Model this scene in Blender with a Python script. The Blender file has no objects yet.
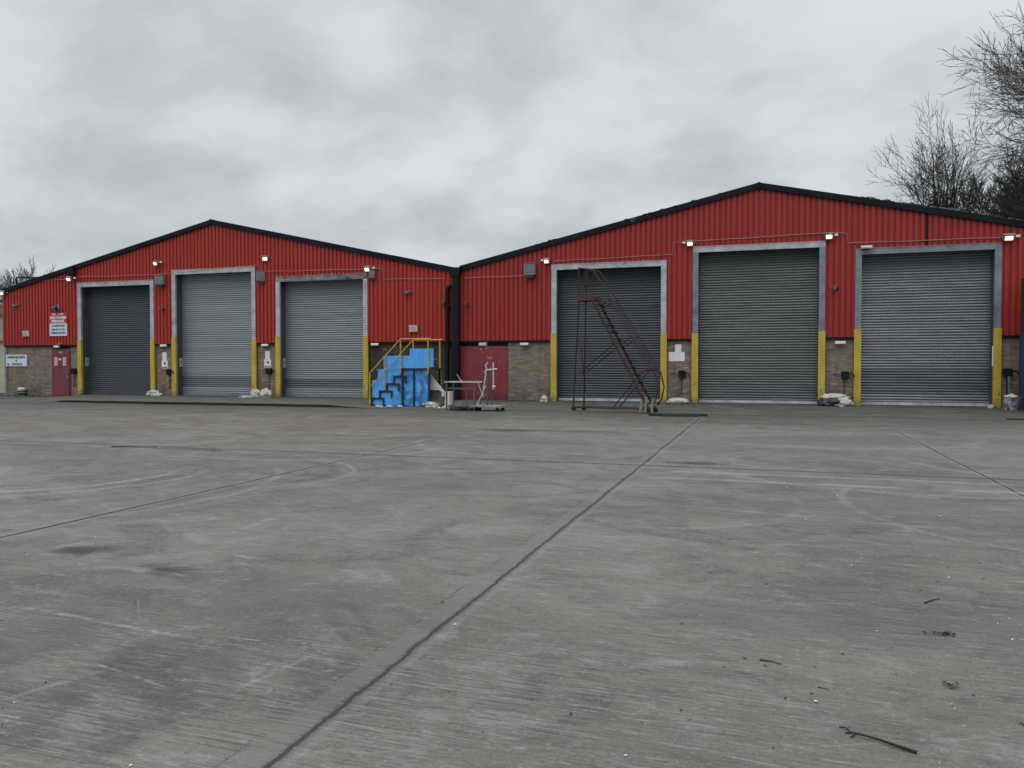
import bpy, bmesh, math, random
from mathutils import Vector, Matrix, noise as mnoise

S = bpy.context.scene
COL = S.collection
random.seed(7)
R = math.radians

# ------------------------------------------------------------------ nodes
class NT:
    def __init__(s, tree):
        s.t = tree; s.n = tree.nodes; s.l = tree.links
    def node(s, typ, **kw):
        n = s.n.new(typ)
        for k, v in kw.items():
            setattr(n, k, v)
        return n
    def put(s, sock, v):
        if hasattr(v, 'is_output'):
            s.l.new(v, sock)
        elif v is not None:
            if sock.type == 'RGBA' and not hasattr(v, '__len__'):
                v = (v, v, v, 1)
            elif sock.type == 'RGBA' and len(v) == 3:
                v = (*v, 1)
            sock.default_value = v
    def m(s, op, a, b=None, c=None, clamp=False):
        n = s.node('ShaderNodeMath', operation=op, use_clamp=clamp)
        s.put(n.inputs[0], a)
        if b is not None: s.put(n.inputs[1], b)
        if c is not None: s.put(n.inputs[2], c)
        return n.outputs[0]
    def add(s, a, b): return s.m('ADD', a, b)
    def sub(s, a, b): return s.m('SUBTRACT', a, b)
    def mul(s, a, b): return s.m('MULTIPLY', a, b)
    def mx(s, a, b): return s.m('MAXIMUM', a, b)
    def step(s, x, a, b, lo=0.0, hi=1.0):
        n = s.node('ShaderNodeMapRange', interpolation_type='SMOOTHSTEP')
        s.put(n.inputs[0], x)
        for i, v in enumerate((a, b, lo, hi)): s.put(n.inputs[i + 1], v)
        return n.outputs[0]
    def coords(s, kind='Object'):
        return s.node('ShaderNodeTexCoord').outputs[kind]
    def sep(s, v):
        n = s.node('ShaderNodeSeparateXYZ'); s.put(n.inputs[0], v); return n.outputs
    def comb(s, x=0.0, y=0.0, z=0.0):
        n = s.node('ShaderNodeCombineXYZ')
        for i, v in enumerate((x, y, z)): s.put(n.inputs[i], v)
        return n.outputs[0]
    def scale(s, v, sc, off=(0, 0, 0)):
        n = s.node('ShaderNodeMapping'); s.put(n.inputs[0], v)
        n.inputs['Scale'].default_value = sc; n.inputs['Location'].default_value = off
        return n.outputs[0]
    def noise(s, v, sc=1.0, det=4.0, rough=.55, dist=0.0):
        n = s.node('ShaderNodeTexNoise'); s.put(n.inputs['Vector'], v)
        n.inputs['Scale'].default_value = sc; n.inputs['Detail'].default_value = det
        n.inputs['Roughness'].default_value = rough; n.inputs['Distortion'].default_value = dist
        return n.outputs[0]
    def mix(s, f, a, b, mode='MIX'):
        n = s.node('ShaderNodeMix', data_type='RGBA', blend_type=mode)
        s.put(n.inputs[0], f); s.put(n.inputs[6], a); s.put(n.inputs[7], b)
        return n.outputs[2]
    def bump(s, h, st=.3, d=.01):
        n = s.node('ShaderNodeBump'); n.inputs['Strength'].default_value = st
        n.inputs['Distance'].default_value = d; s.put(n.inputs['Height'], h)
        return n.outputs[0]

def newmat(name):
    m = bpy.data.materials.new(name); m.use_nodes = True
    t = NT(m.node_tree); b = m.node_tree.nodes['Principled BSDF']
    return m, t, b

def mat(name, c, rough=.6, var=.25, sc=3.0, metal=0.0, dirt=None, dirt_amt=.5, dirt_sc=2.0, spec=.5, stretch=(1, 1, 1)):
    """painted / weathered surface: base colour broken up by two noises, with optional dirt patches"""
    m, t, b = newmat(name)
    v = t.scale(t.coords(), stretch)
    n1 = t.noise(v, sc, 5, .6)
    col = t.mix(t.step(n1, .3, .7), [x * (1 - var) for x in c], [min(1, x * (1 + var)) for x in c])
    if dirt:
        n2 = t.noise(v, dirt_sc, 8, .65, .3)
        col = t.mix(t.step(n2, .68 - dirt_amt * .3, .80 - dirt_amt * .2), col, dirt)
    t.put(b.inputs['Base Color'], col)
    t.put(b.inputs['Roughness'], t.step(n1, .2, .8, max(.05, rough - .1), min(1, rough + .1)))
    b.inputs['Metallic'].default_value = metal
    b.inputs['Specular IOR Level'].default_value = spec
    return m

def emit(name, c, s):
    m, t, b = newmat(name)
    b.inputs['Base Color'].default_value = (.8, .8, .8, 1)
    b.inputs['Emission Color'].default_value = (*c, 1)
    b.inputs['Emission Strength'].default_value = s
    return m

# ------------------------------------------------------------------ mesh builder
class MB:
    def __init__(s): s.v = []; s.f = []
    def quad(s, *p):
        i = len(s.v); s.v += [tuple(q) for q in p]; s.f.append(tuple(range(i, i + len(p))))
    def box(s, a, b):
        (x0, y0, z0), (x1, y1, z1) = a, b
        x0, x1 = sorted((x0, x1)); y0, y1 = sorted((y0, y1)); z0, z1 = sorted((z0, z1))
        i = len(s.v)
        s.v += [(x0, y0, z0), (x1, y0, z0), (x1, y1, z0), (x0, y1, z0), (x0, y0, z1), (x1, y0, z1), (x1, y1, z1), (x0, y1, z1)]
        for q in ((0, 3, 2, 1), (4, 5, 6, 7), (0, 1, 5, 4), (1, 2, 6, 5), (2, 3, 7, 6), (3, 0, 4, 7)):
            s.f.append(tuple(i + k for k in q))
        return s
    def cbox(s, c, d, rot=None):
        i = len(s.v); s.box([-x / 2 for x in d], [x / 2 for x in d])
        M = rot or Matrix.Identity(3)
        for k in range(i, len(s.v)): s.v[k] = tuple(M @ Vector(s.v[k]) + Vector(c))
        return s
    def bar(s, p, q, w, h=None, up=(0, 0, 1)):
        p, q = Vector(p), Vector(q); d = q - p; L = d.length; d.normalize()
        u = Vector(up)
        if abs(d.dot(u)) > .98: u = Vector((0, 1, 0))
        a = d.cross(u).normalized(); b = a.cross(d)
        s.cbox((p + q) / 2, (L, w, h or w), Matrix((d, a, b)).transposed())
        return s
    def tube(s, pts, r, n=8, cap=True):
        pts = [Vector(p) for p in pts]; rr = r if hasattr(r, '__len__') else [r] * len(pts)
        base = len(s.v)
        ref = None
        for k, p in enumerate(pts):
            d = (pts[min(k + 1, len(pts) - 1)] - pts[max(k - 1, 0)])
            d = d.normalized() if d.length > 1e-9 else Vector((0, 0, 1))
            if ref is None:
                ref = Vector((1, 0, 0)) if abs(d.x) < .8 else Vector((0, 1, 0))
            a = (ref - d * ref.dot(d)).normalized(); ref = a; b = d.cross(a)
            for j in range(n):
                t = 2 * math.pi * j / n
                s.v.append(tuple(p + (a * math.cos(t) + b * math.sin(t)) * rr[k]))
        for k in range(len(pts) - 1):
            for j in range(n):
                s.f.append((base + k * n + j, base + k * n + (j + 1) % n, base + (k + 1) * n + (j + 1) % n, base + (k + 1) * n + j))
        if cap:
            s.f.append(tuple(base + j for j in reversed(range(n))))
            s.f.append(tuple(base + (len(pts) - 1) * n + j for j in range(n)))
        return s
    def lathe(s, prof, c=(0, 0, 0), n=20):
        i = len(s.v)
        for r, z in prof:
            for j in range(n):
                t = 2 * math.pi * j / n
                s.v.append((c[0] + r * math.cos(t), c[1] + r * math.sin(t), c[2] + z))
        for k in range(len(prof) - 1):
            for j in range(n):
                s.f.append((i + k * n + j, i + k * n + (j + 1) % n, i + (k + 1) * n + (j + 1) % n, i + (k + 1) * n + j))
        s.f.append(tuple(i + j for j in reversed(range(n))))
        s.f.append(tuple(i + (len(prof) - 1) * n + j for j in range(n)))
        return s
    def prism(s, pts, y0, y1):
        """outline in X-Z, given depth in Y"""
        i = len(s.v); n = len(pts)
        s.v += [(x, y0, z) for x, z in pts] + [(x, y1, z) for x, z in pts]
        s.f.append(tuple(i + k for k in range(n))); s.f.append(tuple(i + n + k for k in reversed(range(n))))
        for k in range(n):
            s.f.append((i + k, i + n + k, i + n + (k + 1) % n, i + (k + 1) % n))
        return s
    def lump(s, c, d, seed=0, rough=.25, sub=3, fs=1.6):
        bm = bmesh.new(); bmesh.ops.create_icosphere(bm, subdivisions=sub, radius=1)
        i = len(s.v)
        o = Vector((seed * 3.7, seed * 1.3, seed * 7.1))
        for v in bm.verts:
            k = 1 + rough * mnoise.noise(v.co * fs + o) + rough * .5 * mnoise.noise(v.co * fs * 3 + o)
            p = v.co * k
            p.z = max(p.z, -.55)
            s.v.append((c[0] + p.x * d[0], c[1] + p.y * d[1], c[2] + (p.z + .55) * d[2]))
        for f in bm.faces: s.f.append(tuple(i + v.index for v in f.verts))
        bm.free(); return s
    def build(s, name, m, parent=None, smooth=False, bevel=0.0):
        o = root_of(parent)
        off = Vector(o.location) if o else Vector((0, 0, 0))
        me = bpy.data.meshes.new(name)
        me.from_pydata([tuple(Vector(p) - off) for p in s.v], [], s.f); me.update()
        bm = bmesh.new(); bm.from_mesh(me); bmesh.ops.recalc_face_normals(bm, faces=bm.faces)
        bm.to_mesh(me); bm.free()
        if m: me.materials.append(m)
        if smooth:
            for p in me.polygons: p.use_smooth = True
        ob = bpy.data.objects.new(name, me); COL.objects.link(ob)
        if parent: ob.parent = parent
        if bevel:
            b = ob.modifiers.new('Bevel', 'BEVEL'); b.width = bevel; b.segments = 2; b.limit_method = 'ANGLE'
        return ob

def root_of(o):
    while o is not None and o.parent is not None: o = o.parent
    return o

def tag(o, label=None, cat=None, group=None, kind=None):
    if label: o['label'] = label
    if cat: o['category'] = cat
    if group: o['group'] = group
    if kind: o['kind'] = kind
    return o

def thing(name, label, cat, loc=(0, 0, 0), group=None):
    o = bpy.data.objects.new(name, None); COL.objects.link(o); o.location = loc
    o.empty_display_size = .2
    return tag(o, label, cat, group)

def dup(root, loc, label, rotz=0.0, sc=None):
    r = root.copy(); COL.objects.link(r); r.location = loc; r.rotation_euler = (0, 0, rotz)
    if sc: r.scale = sc
    r['label'] = label
    for ch in root.children:
        c = ch.copy(); COL.objects.link(c); c.parent = r
        for g in ch.children:
            d = g.copy(); COL.objects.link(d); d.parent = c
    return r

def shift(before, off):
    for o in set(bpy.data.objects) - before:
        if o.parent is None: o.location = Vector(o.location) + Vector(off)

def lettering(text, size, m, parent, loc, rot=(R(90), 0, 0), sx=1.0, bold=.006, align='CENTER'):
    cu = bpy.data.curves.new('lettering', 'FONT'); cu.body = text; cu.size = size
    cu.align_x = align; cu.align_y = 'CENTER'; cu.offset = bold; cu.extrude = .002
    tmp = bpy.data.objects.new('lettering', cu); COL.objects.link(tmp)
    dg = bpy.context.evaluated_depsgraph_get(); dg.update()
    me = bpy.data.meshes.new_from_object(tmp.evaluated_get(dg))
    bpy.data.objects.remove(tmp)
    me.materials.clear(); me.materials.append(m)
    o = bpy.data.objects.new('lettering', me); COL.objects.link(o)
    o.parent = parent; r = root_of(parent)
    o.location = Vector(loc) - Vector(r.location); o.rotation_euler = rot; o.scale = (sx, 1, 1)
    return o

# ------------------------------------------------------------------ camera, world, sun
cam_d = bpy.data.cameras.new('camera'); cam = bpy.data.objects.new('camera', cam_d); COL.objects.link(cam)
cam_d.sensor_fit = 'HORIZONTAL'; cam_d.sensor_width = 36; cam_d.lens = 36 * 790 / 1024
cam_d.clip_end = 3000; cam_d.clip_start = .05
cam.location = (0, -29.5, 1.39); cam.rotation_euler = (R(90 - 1.378), 0, R(17.82))
S.camera = cam

W = bpy.data.worlds.new('World'); S.world = W; W.use_nodes = True
t = NT(W.node_tree); bg = W.node_tree.nodes['Background']
SUN_EL, SUN_ROT = R(52), R(200)
sky = t.node('ShaderNodeTexSky', sky_type='NISHITA'); sky.sun_disc = False
sky.sun_elevation = SUN_EL; sky.sun_rotation = SUN_ROT
d = t.coords('Generated'); dx, dy, dz = t.sep(d)
den = t.m('MAXIMUM', t.add(dz, .42), .05)
u = t.m('DIVIDE', dx, den); w_ = t.m('DIVIDE', dy, den)
cv = t.comb(u, t.mul(w_, 1.15), 0)
n1 = t.noise(t.scale(cv, (1, 1, 1), (3.1, 1.7, 0)), 1.7, 7, .50, .3)
n2 = t.noise(t.scale(cv, (1, 1, 1), (9.3, 4.1, 2)), 4.4, 6, .52, .3)
n3 = t.noise(t.scale(cv, (1, 1, 1), (1.2, 8.8, 5)), .5, 3, .5)
cl = t.add(t.add(t.mul(n1, .5), t.mul(n2, .34)), t.mul(n3, .26))
dens = t.step(cl, .43, .67)
ccol = t.mix(dens, (4.6, 5.0, 5.35), (7.1, 7.4, 7.6))
low = t.step(dz, .0, .22, 1.0, 0.0)
ccol = t.mix(t.mul(low, .30), ccol, (6.9, 7.1, 7.25))
lift = t.step(dz, .46, .95, 1.0, 2.9)
nn = t.node('ShaderNodeVectorMath', operation='SCALE'); t.put(nn.inputs[0], ccol); t.put(nn.inputs['Scale'], lift)
final = t.mix(.06, nn.outputs[0], sky.outputs[0])
t.put(bg.inputs['Color'], final); bg.inputs['Strength'].default_value = .1

sl = bpy.data.lights.new('sun', 'SUN'); so = bpy.data.objects.new('sun', sl); COL.objects.link(so)
sl.energy = .6; sl.angle = R(50); sl.color = (1, .97, .93)
sd = Vector((math.sin(SUN_ROT) * math.cos(SUN_EL), math.cos(SUN_ROT) * math.cos(SUN_EL), math.sin(SUN_EL)))
so.rotation_euler = sd.to_track_quat('Z', 'Y').to_euler()
so.location = sd * 40

vs = S.view_settings; vs.view_transform = 'Standard'; vs.look = 'None'; vs.exposure = .06; vs.gamma = 1
S.render.film_transparent = False
S.cycles.max_bounces = 4; S.cycles.diffuse_bounces = 3; S.cycles.glossy_bounces = 2

# ------------------------------------------------------------------ materials
def cladding_mat(name, c):
    m, t, b = newmat(name)
    co = t.coords(); x, y, z = t.sep(co)
    sheet = t.noise(t.comb(t.m('FLOOR', t.mul(x, 1.0)), 0, 0), 3.7, 0, .5)
    streak = t.noise(t.scale(co, (6, 6, .35)), 1.0, 5, .6)
    blot = t.noise(co, .5, 4, .6)
    col = t.mix(t.step(streak, .3, .75), [k * .88 for k in c], [k * 1.1 for k in c])
    col = t.mix(t.mul(t.step(sheet, .3, .7), .35), col, [c[0] * .82, c[1] * 1.0, c[2] * 1.0])
    col = t.mix(t.mul(t.step(blot, .5, .8), .3), col, (.30, .045, .04))
    grime = t.mul(t.step(t.noise(t.scale(co, (9, 9, .8)), 1, 6, .7), .55, .8), t.step(z, 3.6, 2.35))
    col = t.mix(t.mul(grime, .75), col, (.05, .016, .015))
    t.put(b.inputs['Base Color'], col); b.inputs['Roughness'].default_value = .5
    b.inputs['Specular IOR Level'].default_value = .3
    return m
M_RED = cladding_mat('red_cladding_paint', (.37, .034, .026))
M_REDB = cladding_mat('red_cladding_paint_darker', (.33, .030, .025))  # same red, slightly darker, for the right unit

def brick_mat(name, c1, c2, mortar, dark=0.0):
    m, t, b = newmat(name)
    co = t.coords(); x, y, z = t.sep(co)
    v = t.comb(t.add(x, y), z, 0)
    br = t.node('ShaderNodeTexBrick'); t.put(br.inputs['Vector'], v)
    br.inputs['Color1'].default_value = (*c1, 1); br.inputs['Color2'].default_value = (*c2, 1)
    br.inputs['Mortar'].default_value = (*mortar, 1); br.inputs['Scale'].default_value = 1
    br.inputs['Mortar Size'].default_value = .011; br.inputs['Brick Width'].default_value = .225; br.inputs['Row Height'].default_value = .075
    br.inputs['Bias'].default_value = -.1
    n = t.noise(t.scale(co, (1.8, 1.8, 13.3)), 1, 3, .6)
    col = t.mix(t.step(n, .52, .7), br.outputs[0], (.15, .10, .075))
    n4 = t.noise(t.scale(co, (2.2, 2.2, 13.3), (5, 2, 1)), 1, 2, .6)
    col = t.mix(t.step(n4, .58, .7), col, (.38, .31, .23))
    n2 = t.noise(co, 1.3, 6, .65)
    damp = t.m('MULTIPLY', t.step(n2, .35, .7), t.step(z, 1.0, -.1))
    col = t.mix(t.mul(damp, .7), col, (.03, .032, .024))
    n3 = t.noise(t.scale(co, (5, 5, .5)), 1.0, 5, .6)
    col = t.mix(t.add(t.mul(t.step(n3, .45, .75), .35), dark), col, (.022, .021, .019))
    t.put(b.inputs['Base Color'], col); b.inputs['Roughness'].default_value = .9
    b.inputs['Specular IOR Level'].default_value = .2
    t.put(b.inputs['Normal'], t.bump(t.m('SUBTRACT', 1.0, br.outputs[1]), .5, .008))
    return m
M_BRICK = brick_mat('brown_brick', (.265, .218, .170), (.170, .137, .108), (.20, .178, .15))
M_BRICKD = brick_mat('dark_brick', (.10, .082, .066), (.07, .06, .05), (.08, .072, .062), .45)  # darker bricks and mortar for the wall by the downpipes

def slat_mat(name, c, rough, metal, seed, bands=()):
    m, t, b = newmat(name)
    co = t.coords(); x, y, z = t.sep(co)
    row = t.m('FLOOR', t.mul(z, 1 / .095))
    rn = t.noise(t.comb(row, seed, 0), .73, 0)
    n = t.noise(t.scale(co, (.8, 1, 6), (seed, 0, 0)), 1, 6, .6)
    col = t.mix(t.step(rn, .3, .7), [k * .95 for k in c], [k * 1.06 for k in c])
    col = t.mix(t.mul(t.step(n, .45, .75), .2), col, [k * .6 for k in c])
    st = t.noise(t.scale(co, (7, 7, .4), (seed * 2, 0, 0)), 1, 5, .65)
    col = t.mix(t.mul(t.step(st, .5, .75), .2), col, [k * .6 + .01 for k in c])
    for z0, z1, k in bands:
        msk = t.mul(t.step(z, z0 - .01, z0 + .01), t.step(z, z1 + .01, z1 - .01))
        col = t.mix(msk, col, [q * k for q in c])
    sc = t.noise(t.scale(co, (3, 1, 30), (seed, 3, 1)), 1, 4, .7)
    col = t.mix(t.mul(t.step(sc, .70, .76), .2), col, (.42, .43, .44))
    t.put(b.inputs['Base Color'], col)
    b.inputs['Metallic'].default_value = metal
    t.put(b.inputs['Roughness'], t.step(n, .3, .7, rough - .08, rough + .1))
    return m

M_GALV = mat('galvanised_steel', (.42, .44, .46), .5, .22, 2.5, .35, (.12, .11, .10), .3, 3)
M_GALVD = mat('dull_galvanised_steel', (.20, .225, .26), .5, .2, 2.5, .35, (.09, .09, .09), .3, 3)
M_GALVX = mat('grimy_galvanised_steel', (.22, .22, .22), .6, .35, 3.5, .25, (.05, .045, .04), .7, 2.2)
M_REVEAL = mat('slate_painted_steel', (.055, .07, .085), .6, .2, 2, .1)
M_BLACK = mat('black_trim', (.009, .011, .015), .6, .3, 2, 0, (.03, .03, .03), .3, 4, spec=.12)
M_BLACKP = mat('black_trim_peeling', (.010, .012, .016), .6, .3, 2, 0, (.16, .165, .17), .16, 1.1, spec=.12)
M_PIPE = mat('black_plastic_pipe', (.006, .007, .011), .5, .2, 3, spec=.2)
M_ROOF = mat('fibre_cement_roof', (.13, .135, .13), .9, .3, 1.2, 0, (.05, .06, .03), .5, 2)
M_WHITE = mat('white_plastic', (.72, .72, .72), .5, .06, 4)
M_PAPER = mat('white_notice', (.72, .71, .74), .6, .05, 6)
M_GREYB = mat('grey_lamp_housing', (.20, .205, .20), .55, .2, 6, .1, (.06, .06, .05), .4, 6)
M_DARKB = mat('dark_lamp_housing', (.03, .03, .03), .5, .2, 6)
M_GLASSD = mat('dull_lamp_glass', (.16, .17, .17), .15, .15, 5)
M_LIT = emit('lit_lamp_glass', (1.0, .82, .56), 1.7)
M_REDDOOR = mat('dull_red_door_paint', (.165, .030, .036), .5, .14, 1.5, 0, (.21, .05, .05), .25, 3)
def flaking_mat():
    m, t, b = newmat('flaking_red_door_paint')
    co = t.coords(); x, y, z = t.sep(co)
    n = t.noise(t.scale(co, (2, 2, .7)), 1, 5, .6)
    col = t.mix(t.step(n, .3, .7), (.19, .024, .034), (.25, .034, .044))
    f = t.noise(t.scale(co, (5.5, 1, 3.2), (2, 0, 5)), 1, 6, .68, .4)
    zone = t.step(t.m('ABSOLUTE', t.add(x, 10.34)), .75, .15, 0, .10)   # thickest round the meeting edges of the leaves
    k = t.step(t.add(f, zone), .685, .71)
    col = t.mix(k, col, t.mix(t.step(t.noise(co, 9, 2, .5), .4, .6), (.45, .18, .05), (.42, .24, .10)))
    col = t.mix(t.mul(t.step(z, .5, .0), .5), col, (.045, .018, .018))
    t.put(b.inputs['Base Color'], col); b.inputs['Roughness'].default_value = .55
    return m
M_REDFLAKE = flaking_mat()
M_RUST = mat('rusty_red_steel', (.045, .017, .016), .75, .4, 14, .1, (.035, .02, .016), .5, 9)
M_RUSTP = mat('faded_red_steel_plate', (.075, .026, .023), .75, .35, 8, 0, (.06, .035, .03), .5, 6)
M_GREYTUBE = mat('grey_steel_tube', (.10, .105, .11), .5, .3, 8, .4, (.07, .045, .03), .4, 8)
M_ALU = mat('pale_aluminium_tube', (.52, .52, .52), .45, .15, 8, .3)
M_TYRE = mat('black_rubber', (.015, .015, .015), .8, .2, 10)
M_BLACKST = mat('black_steel_angle', (.012, .013, .015), .6, .3, 8)
M_YRAIL = mat('yellow_handrail_paint', (.50, .33, .045), .5, .2, 8, 0, (.16, .09, .03), .3, 12)
M_CREAM = mat('cream_painted_board', (.58, .56, .46), .7, .1, 3, 0, (.26, .24, .18), .35, 3)
M_SACK = mat('white_woven_sack', (.46, .45, .42), .75, .12, 7, 0, (.20, .18, .14), .4, 4)
M_SACKD = mat('dark_plastic_sack', (.02, .02, .022), .4, .3, 7)
M_GREENJ = mat('grey_green_panel', (.10, .13, .10), .6, .5, 4, 0, (.03, .035, .03), .6, 4)
M_TARP = mat('blue_grey_tarpaulin', (.045, .06, .07), .55, .4, 5)
M_WOOD = mat('wet_dark_timber', (.022, .018, .014), .7, .4, 6, stretch=(.3, 1, 1))
M_STICK = mat('dead_twig', (.018, .014, .012), .9, .3, 20)
M_LEAF = mat('dead_leaf', (.03, .023, .017), .8, .5, 25)
M_BIT = mat('pale_litter', (.55, .55, .52), .8, .2, 25)
M_MOSS = mat('roof_moss', (.060, .066, .052), .95, .4, 9)
M_CABLE = mat('pale_cable', (.40, .20, .19), .6, .1, 3)
M_BLUEC = mat('blue_container_paint', (.012, .045, .11), .5, .3, 2, 0, (.03, .03, .03), .3, 2)
M_GREENC = mat('dark_green_container_paint', (.012, .026, .026), .5, .3, 2)
M_CREAMW = mat('pale_render_wall', (.42, .42, .34), .85, .12, 2, 0, (.2, .2, .16), .3, 2)
M_GREYW = mat('grey_sheet_wall', (.28, .29, .30), .6, .2, 2)
M_BARK = mat('dark_winter_bark', (.048, .042, .036), .9, .35, 6, 0, (.05, .055, .035), .4, 3)
M_TWIG = mat('fine_winter_twig', (.062, .055, .049), .9, .3, 6)
M_TWIGP = mat('hazed_distant_twig', (.085, .078, .074), .9, .2, 3)  # twig colour lightened to paint in distance haze
M_IVY = mat('ivy_leaves', (.022, .032, .018), .6, .5, 8)
M_INK = mat('black_sign_ink', (.02, .02, .03), .6, .1, 5)
M_INKB = mat('blue_sign_ink', (.05, .09, .2), .6, .1, 5)
M_INKR = mat('red_sign_ink', (.45, .03, .05), .6, .1, 5)
M_SIGNB = mat('pale_blue_white_sign', (.58, .66, .74), .45, .06, 3)
M_INSIDE = mat('dark_interior', (.02, .02, .02), .9, .1, 1)
M_POST = mat('grey_post_paint', (.12, .12, .14), .6, .2, 6)

def yellow_guard_mat():
    m, t, b = newmat('scuffed_yellow_paint')
    co = t.coords(); x, y, z = t.sep(co)
    n = t.noise(t.scale(co, (3, 3, 1.2)), 1, 5, .6)
    col = t.mix(t.step(n, .3, .7), (.42, .30, .030), (.54, .40, .05))
    chips = t.noise(t.scale(co, (9, 9, 5)), 1, 7, .7, .4)
    low = t.step(z, 1.9, .1)
    col = t.mix(t.step(t.add(chips, t.mul(low, .10)), .645, .68), col, (.17, .12, .09))
    scr = t.noise(t.scale(co, (4, 4, 40)), 1, 3, .6)
    col = t.mix(t.mul(t.step(scr, .66, .72), .6), col, (.12, .10, .05))
    col = t.mix(t.mul(t.step(z, .35, .0), .5), col, (.10, .085, .04))
    t.put(b.inputs['Base Color'], col); b.inputs['Roughness'].default_value = .5
    return m
M_YEL = yellow_guard_mat()

def blue_panel_mat():
    m, t, b = newmat('scuffed_shaded_blue_panel')
    co = t.coords(); x, y, z = t.sep(co)
    n = t.noise(t.scale(co, (2.2, 2, 2.2)), 1, 6, .6, 1.2)
    st = t.noise(t.scale(co, (10, 4, 1.5)), 1, 4, .6)
    col = t.mix(t.step(st, .3, .7), (.065, .34, .82), (.10, .43, .93))
    col = t.mix(t.mul(t.mul(t.step(n, .38, .60), .85), t.mul(t.step(z, 1.38, 1.30), t.step(x, -.7, .1))), col, (.016, .10, .30))  # patchy dark blue low on the right paints in the interior shadow
    col = t.mix(t.step(t.noise(co, 7, 6, .7), .71, .76), col, (.26, .40, .55))
    t.put(b.inputs['Base Color'], col); b.inputs['Roughness'].default_value = .45
    return m
M_BLUE = blue_panel_mat()

# ------------------------------------------------------------------ yard
def yard_mat():
    m, t, b = newmat('brushed_concrete')
    co = t.coords(); X, Y, Z = t.sep(co)
    warp = t.noise(t.scale(co, (.8, .8, 1)), 1, 3, .5)
    big = t.noise(t.scale(co, (.20, .30, 1)), 1, 6, .62, .8)
    mid = t.noise(t.scale(co, (.95, 1.15, 1), (4, 1, 0)), 1, 8, .68, 1.1)
    streak = t.noise(t.scale(co, (1.9, 3.0, 1)), 1, 8, .72, .7)
    short = t.noise(t.scale(co, (5, 17, 1), (3, 7, 0)), 1, 7, .75, .5)
    brush = t.noise(t.scale(co, (3.2, 66, 1)), 1, 3, .65)
    agg = t.noise(co, 34, 4, .7)
    brushamt = t.step(t.noise(t.scale(co, (.5, .7, 1), (6, 2, 0)), 1, 4, .6), .36, .62, .25, 1.0)
    fleck = t.noise(t.scale(co, (16, 60, 1)), 1, 3, .7)
    grain = t.noise(co, 120, 3, .7)
    col = t.mix(t.step(big, .34, .66), (.102, .096, .084), (.156, .148, .131))
    col = t.mix(t.mul(t.step(mid, .48, .66), .62), col, (.066, .064, .059))
    col = t.mix(t.mul(t.step(mid, .43, .30), .5), col, (.20, .196, .185))
    col = t.mix(t.mul(t.step(streak, .53, .68), .5), col, (.235, .231, .22))
    col = t.mix(t.mul(t.step(streak, .46, .32), .4), col, (.062, .060, .056))
    col = t.mix(t.mul(t.step(short, .57, .66), .5), col, (.28, .278, .27))
    col = t.mix(t.mul(t.mul(t.step(brush, .53, .62), .55), brushamt), col, (.045, .044, .043))
    col = t.mix(t.mul(t.mul(t.step(brush, .45, .36), .40), brushamt), col, (.27, .268, .26))
    col = t.mix(t.mul(t.step(fleck, .63, .74), .5), col, (.36, .36, .35))
    col = t.mix(t.mul(t.step(agg, .56, .66), .40), col, (.05, .049, .046))
    col = t.mix(t.mul(t.step(agg, .42, .34), .35), col, (.26, .256, .245))
    col = t.mix(t.mul(t.step(grain, .52, .70), .42), col, (.045, .045, .044))
    col = t.mix(t.mul(t.step(grain, .45, .30), .30), col, (.27, .27, .26))
    # white drag scuffs, a little oblique
    for (sx, sy, rot, off, lo, a) in ((.5, 7.0, .10, 3, .57, .5), (.6, 8.0, -.45, 11, .60, .38), (.5, 6.0, .75, 23, .61, .3), (.45, 7.0, 1.9, 5, .60, .3)):
        mp = t.node('ShaderNodeMapping'); t.put(mp.inputs[0], co)
        mp.inputs['Rotation'].default_value = (0, 0, rot); 
        sc = t.scale(mp.outputs[0], (sx, sy, 1), (off, off * .7, 0))
        s1 = t.noise(sc, 1, 8, .72, .25)
        fine = t.noise(t.scale(mp.outputs[0], (3, 40, 1)), 1, 3, .6)
        col = t.mix(t.mul(t.mul(t.step(s1, lo, lo + .12), a), t.step(fine, .44, .60)), col, (.31, .31, .305))
    # tyre marks: rings of given centre and radius, visible over part of their turn
    def ring(cx, cy, r, w, ang, spread, amt, c):
        nonlocal col
        ddx = t.sub(X, cx); ddy = t.sub(Y, cy)
        dist = t.m('SQRT', t.add(t.mul(ddx, ddx), t.mul(ddy, ddy)))
        e = t.m('ABSOLUTE', t.sub(dist, t.add(r, t.mul(t.sub(warp, .5), .25))))
        a = t.m('ARCTAN2', ddy, ddx)
        da = t.m('ABSOLUTE', t.m('WRAP', t.sub(a, ang), math.pi, -math.pi))
        k = t.mul(t.step(e, w, w * .55), t.step(da, spread, spread * .6))
        lug = t.noise(t.comb(t.mul(a, r * 22), t.mul(dist, 16), cx), 1, 5, .75)
        k = t.mul(k, t.mul(t.step(mid, .36, .62, .45, 1.0), t.step(lug, .40, .60, .2, 1.0)))
        col = t.mix(t.mul(k, amt), col, c)
    DK = (.052, .052, .052); LT = (.30, .30, .295)
    ring(-7.0, -20.2, 1.35, .12, .3, 1.5, .85, DK)
    ring(-7.0, -20.2, 1.62, .05, .3, 1.4, .45, LT)
    ring(-6.7, -22.2, 6.0, .13, .55, .5, .45, DK)
    ring(-9.5, -21.0, 1.7, .08, -.6, 1.2, .65, LT)
    ring(-9.5, -21.0, 2.1, .06, -.6, 1.2, .55, LT)
    ring(-9.5, -21.0, 2.6, .12, -.6, 1.1, .5, DK)
    ring(-4.55, -27.1, 1.62, .12, .35, .75, .5, DK)
    ring(-4.4, -27.4, .95, .10, .9, .9, .4, DK)
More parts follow.
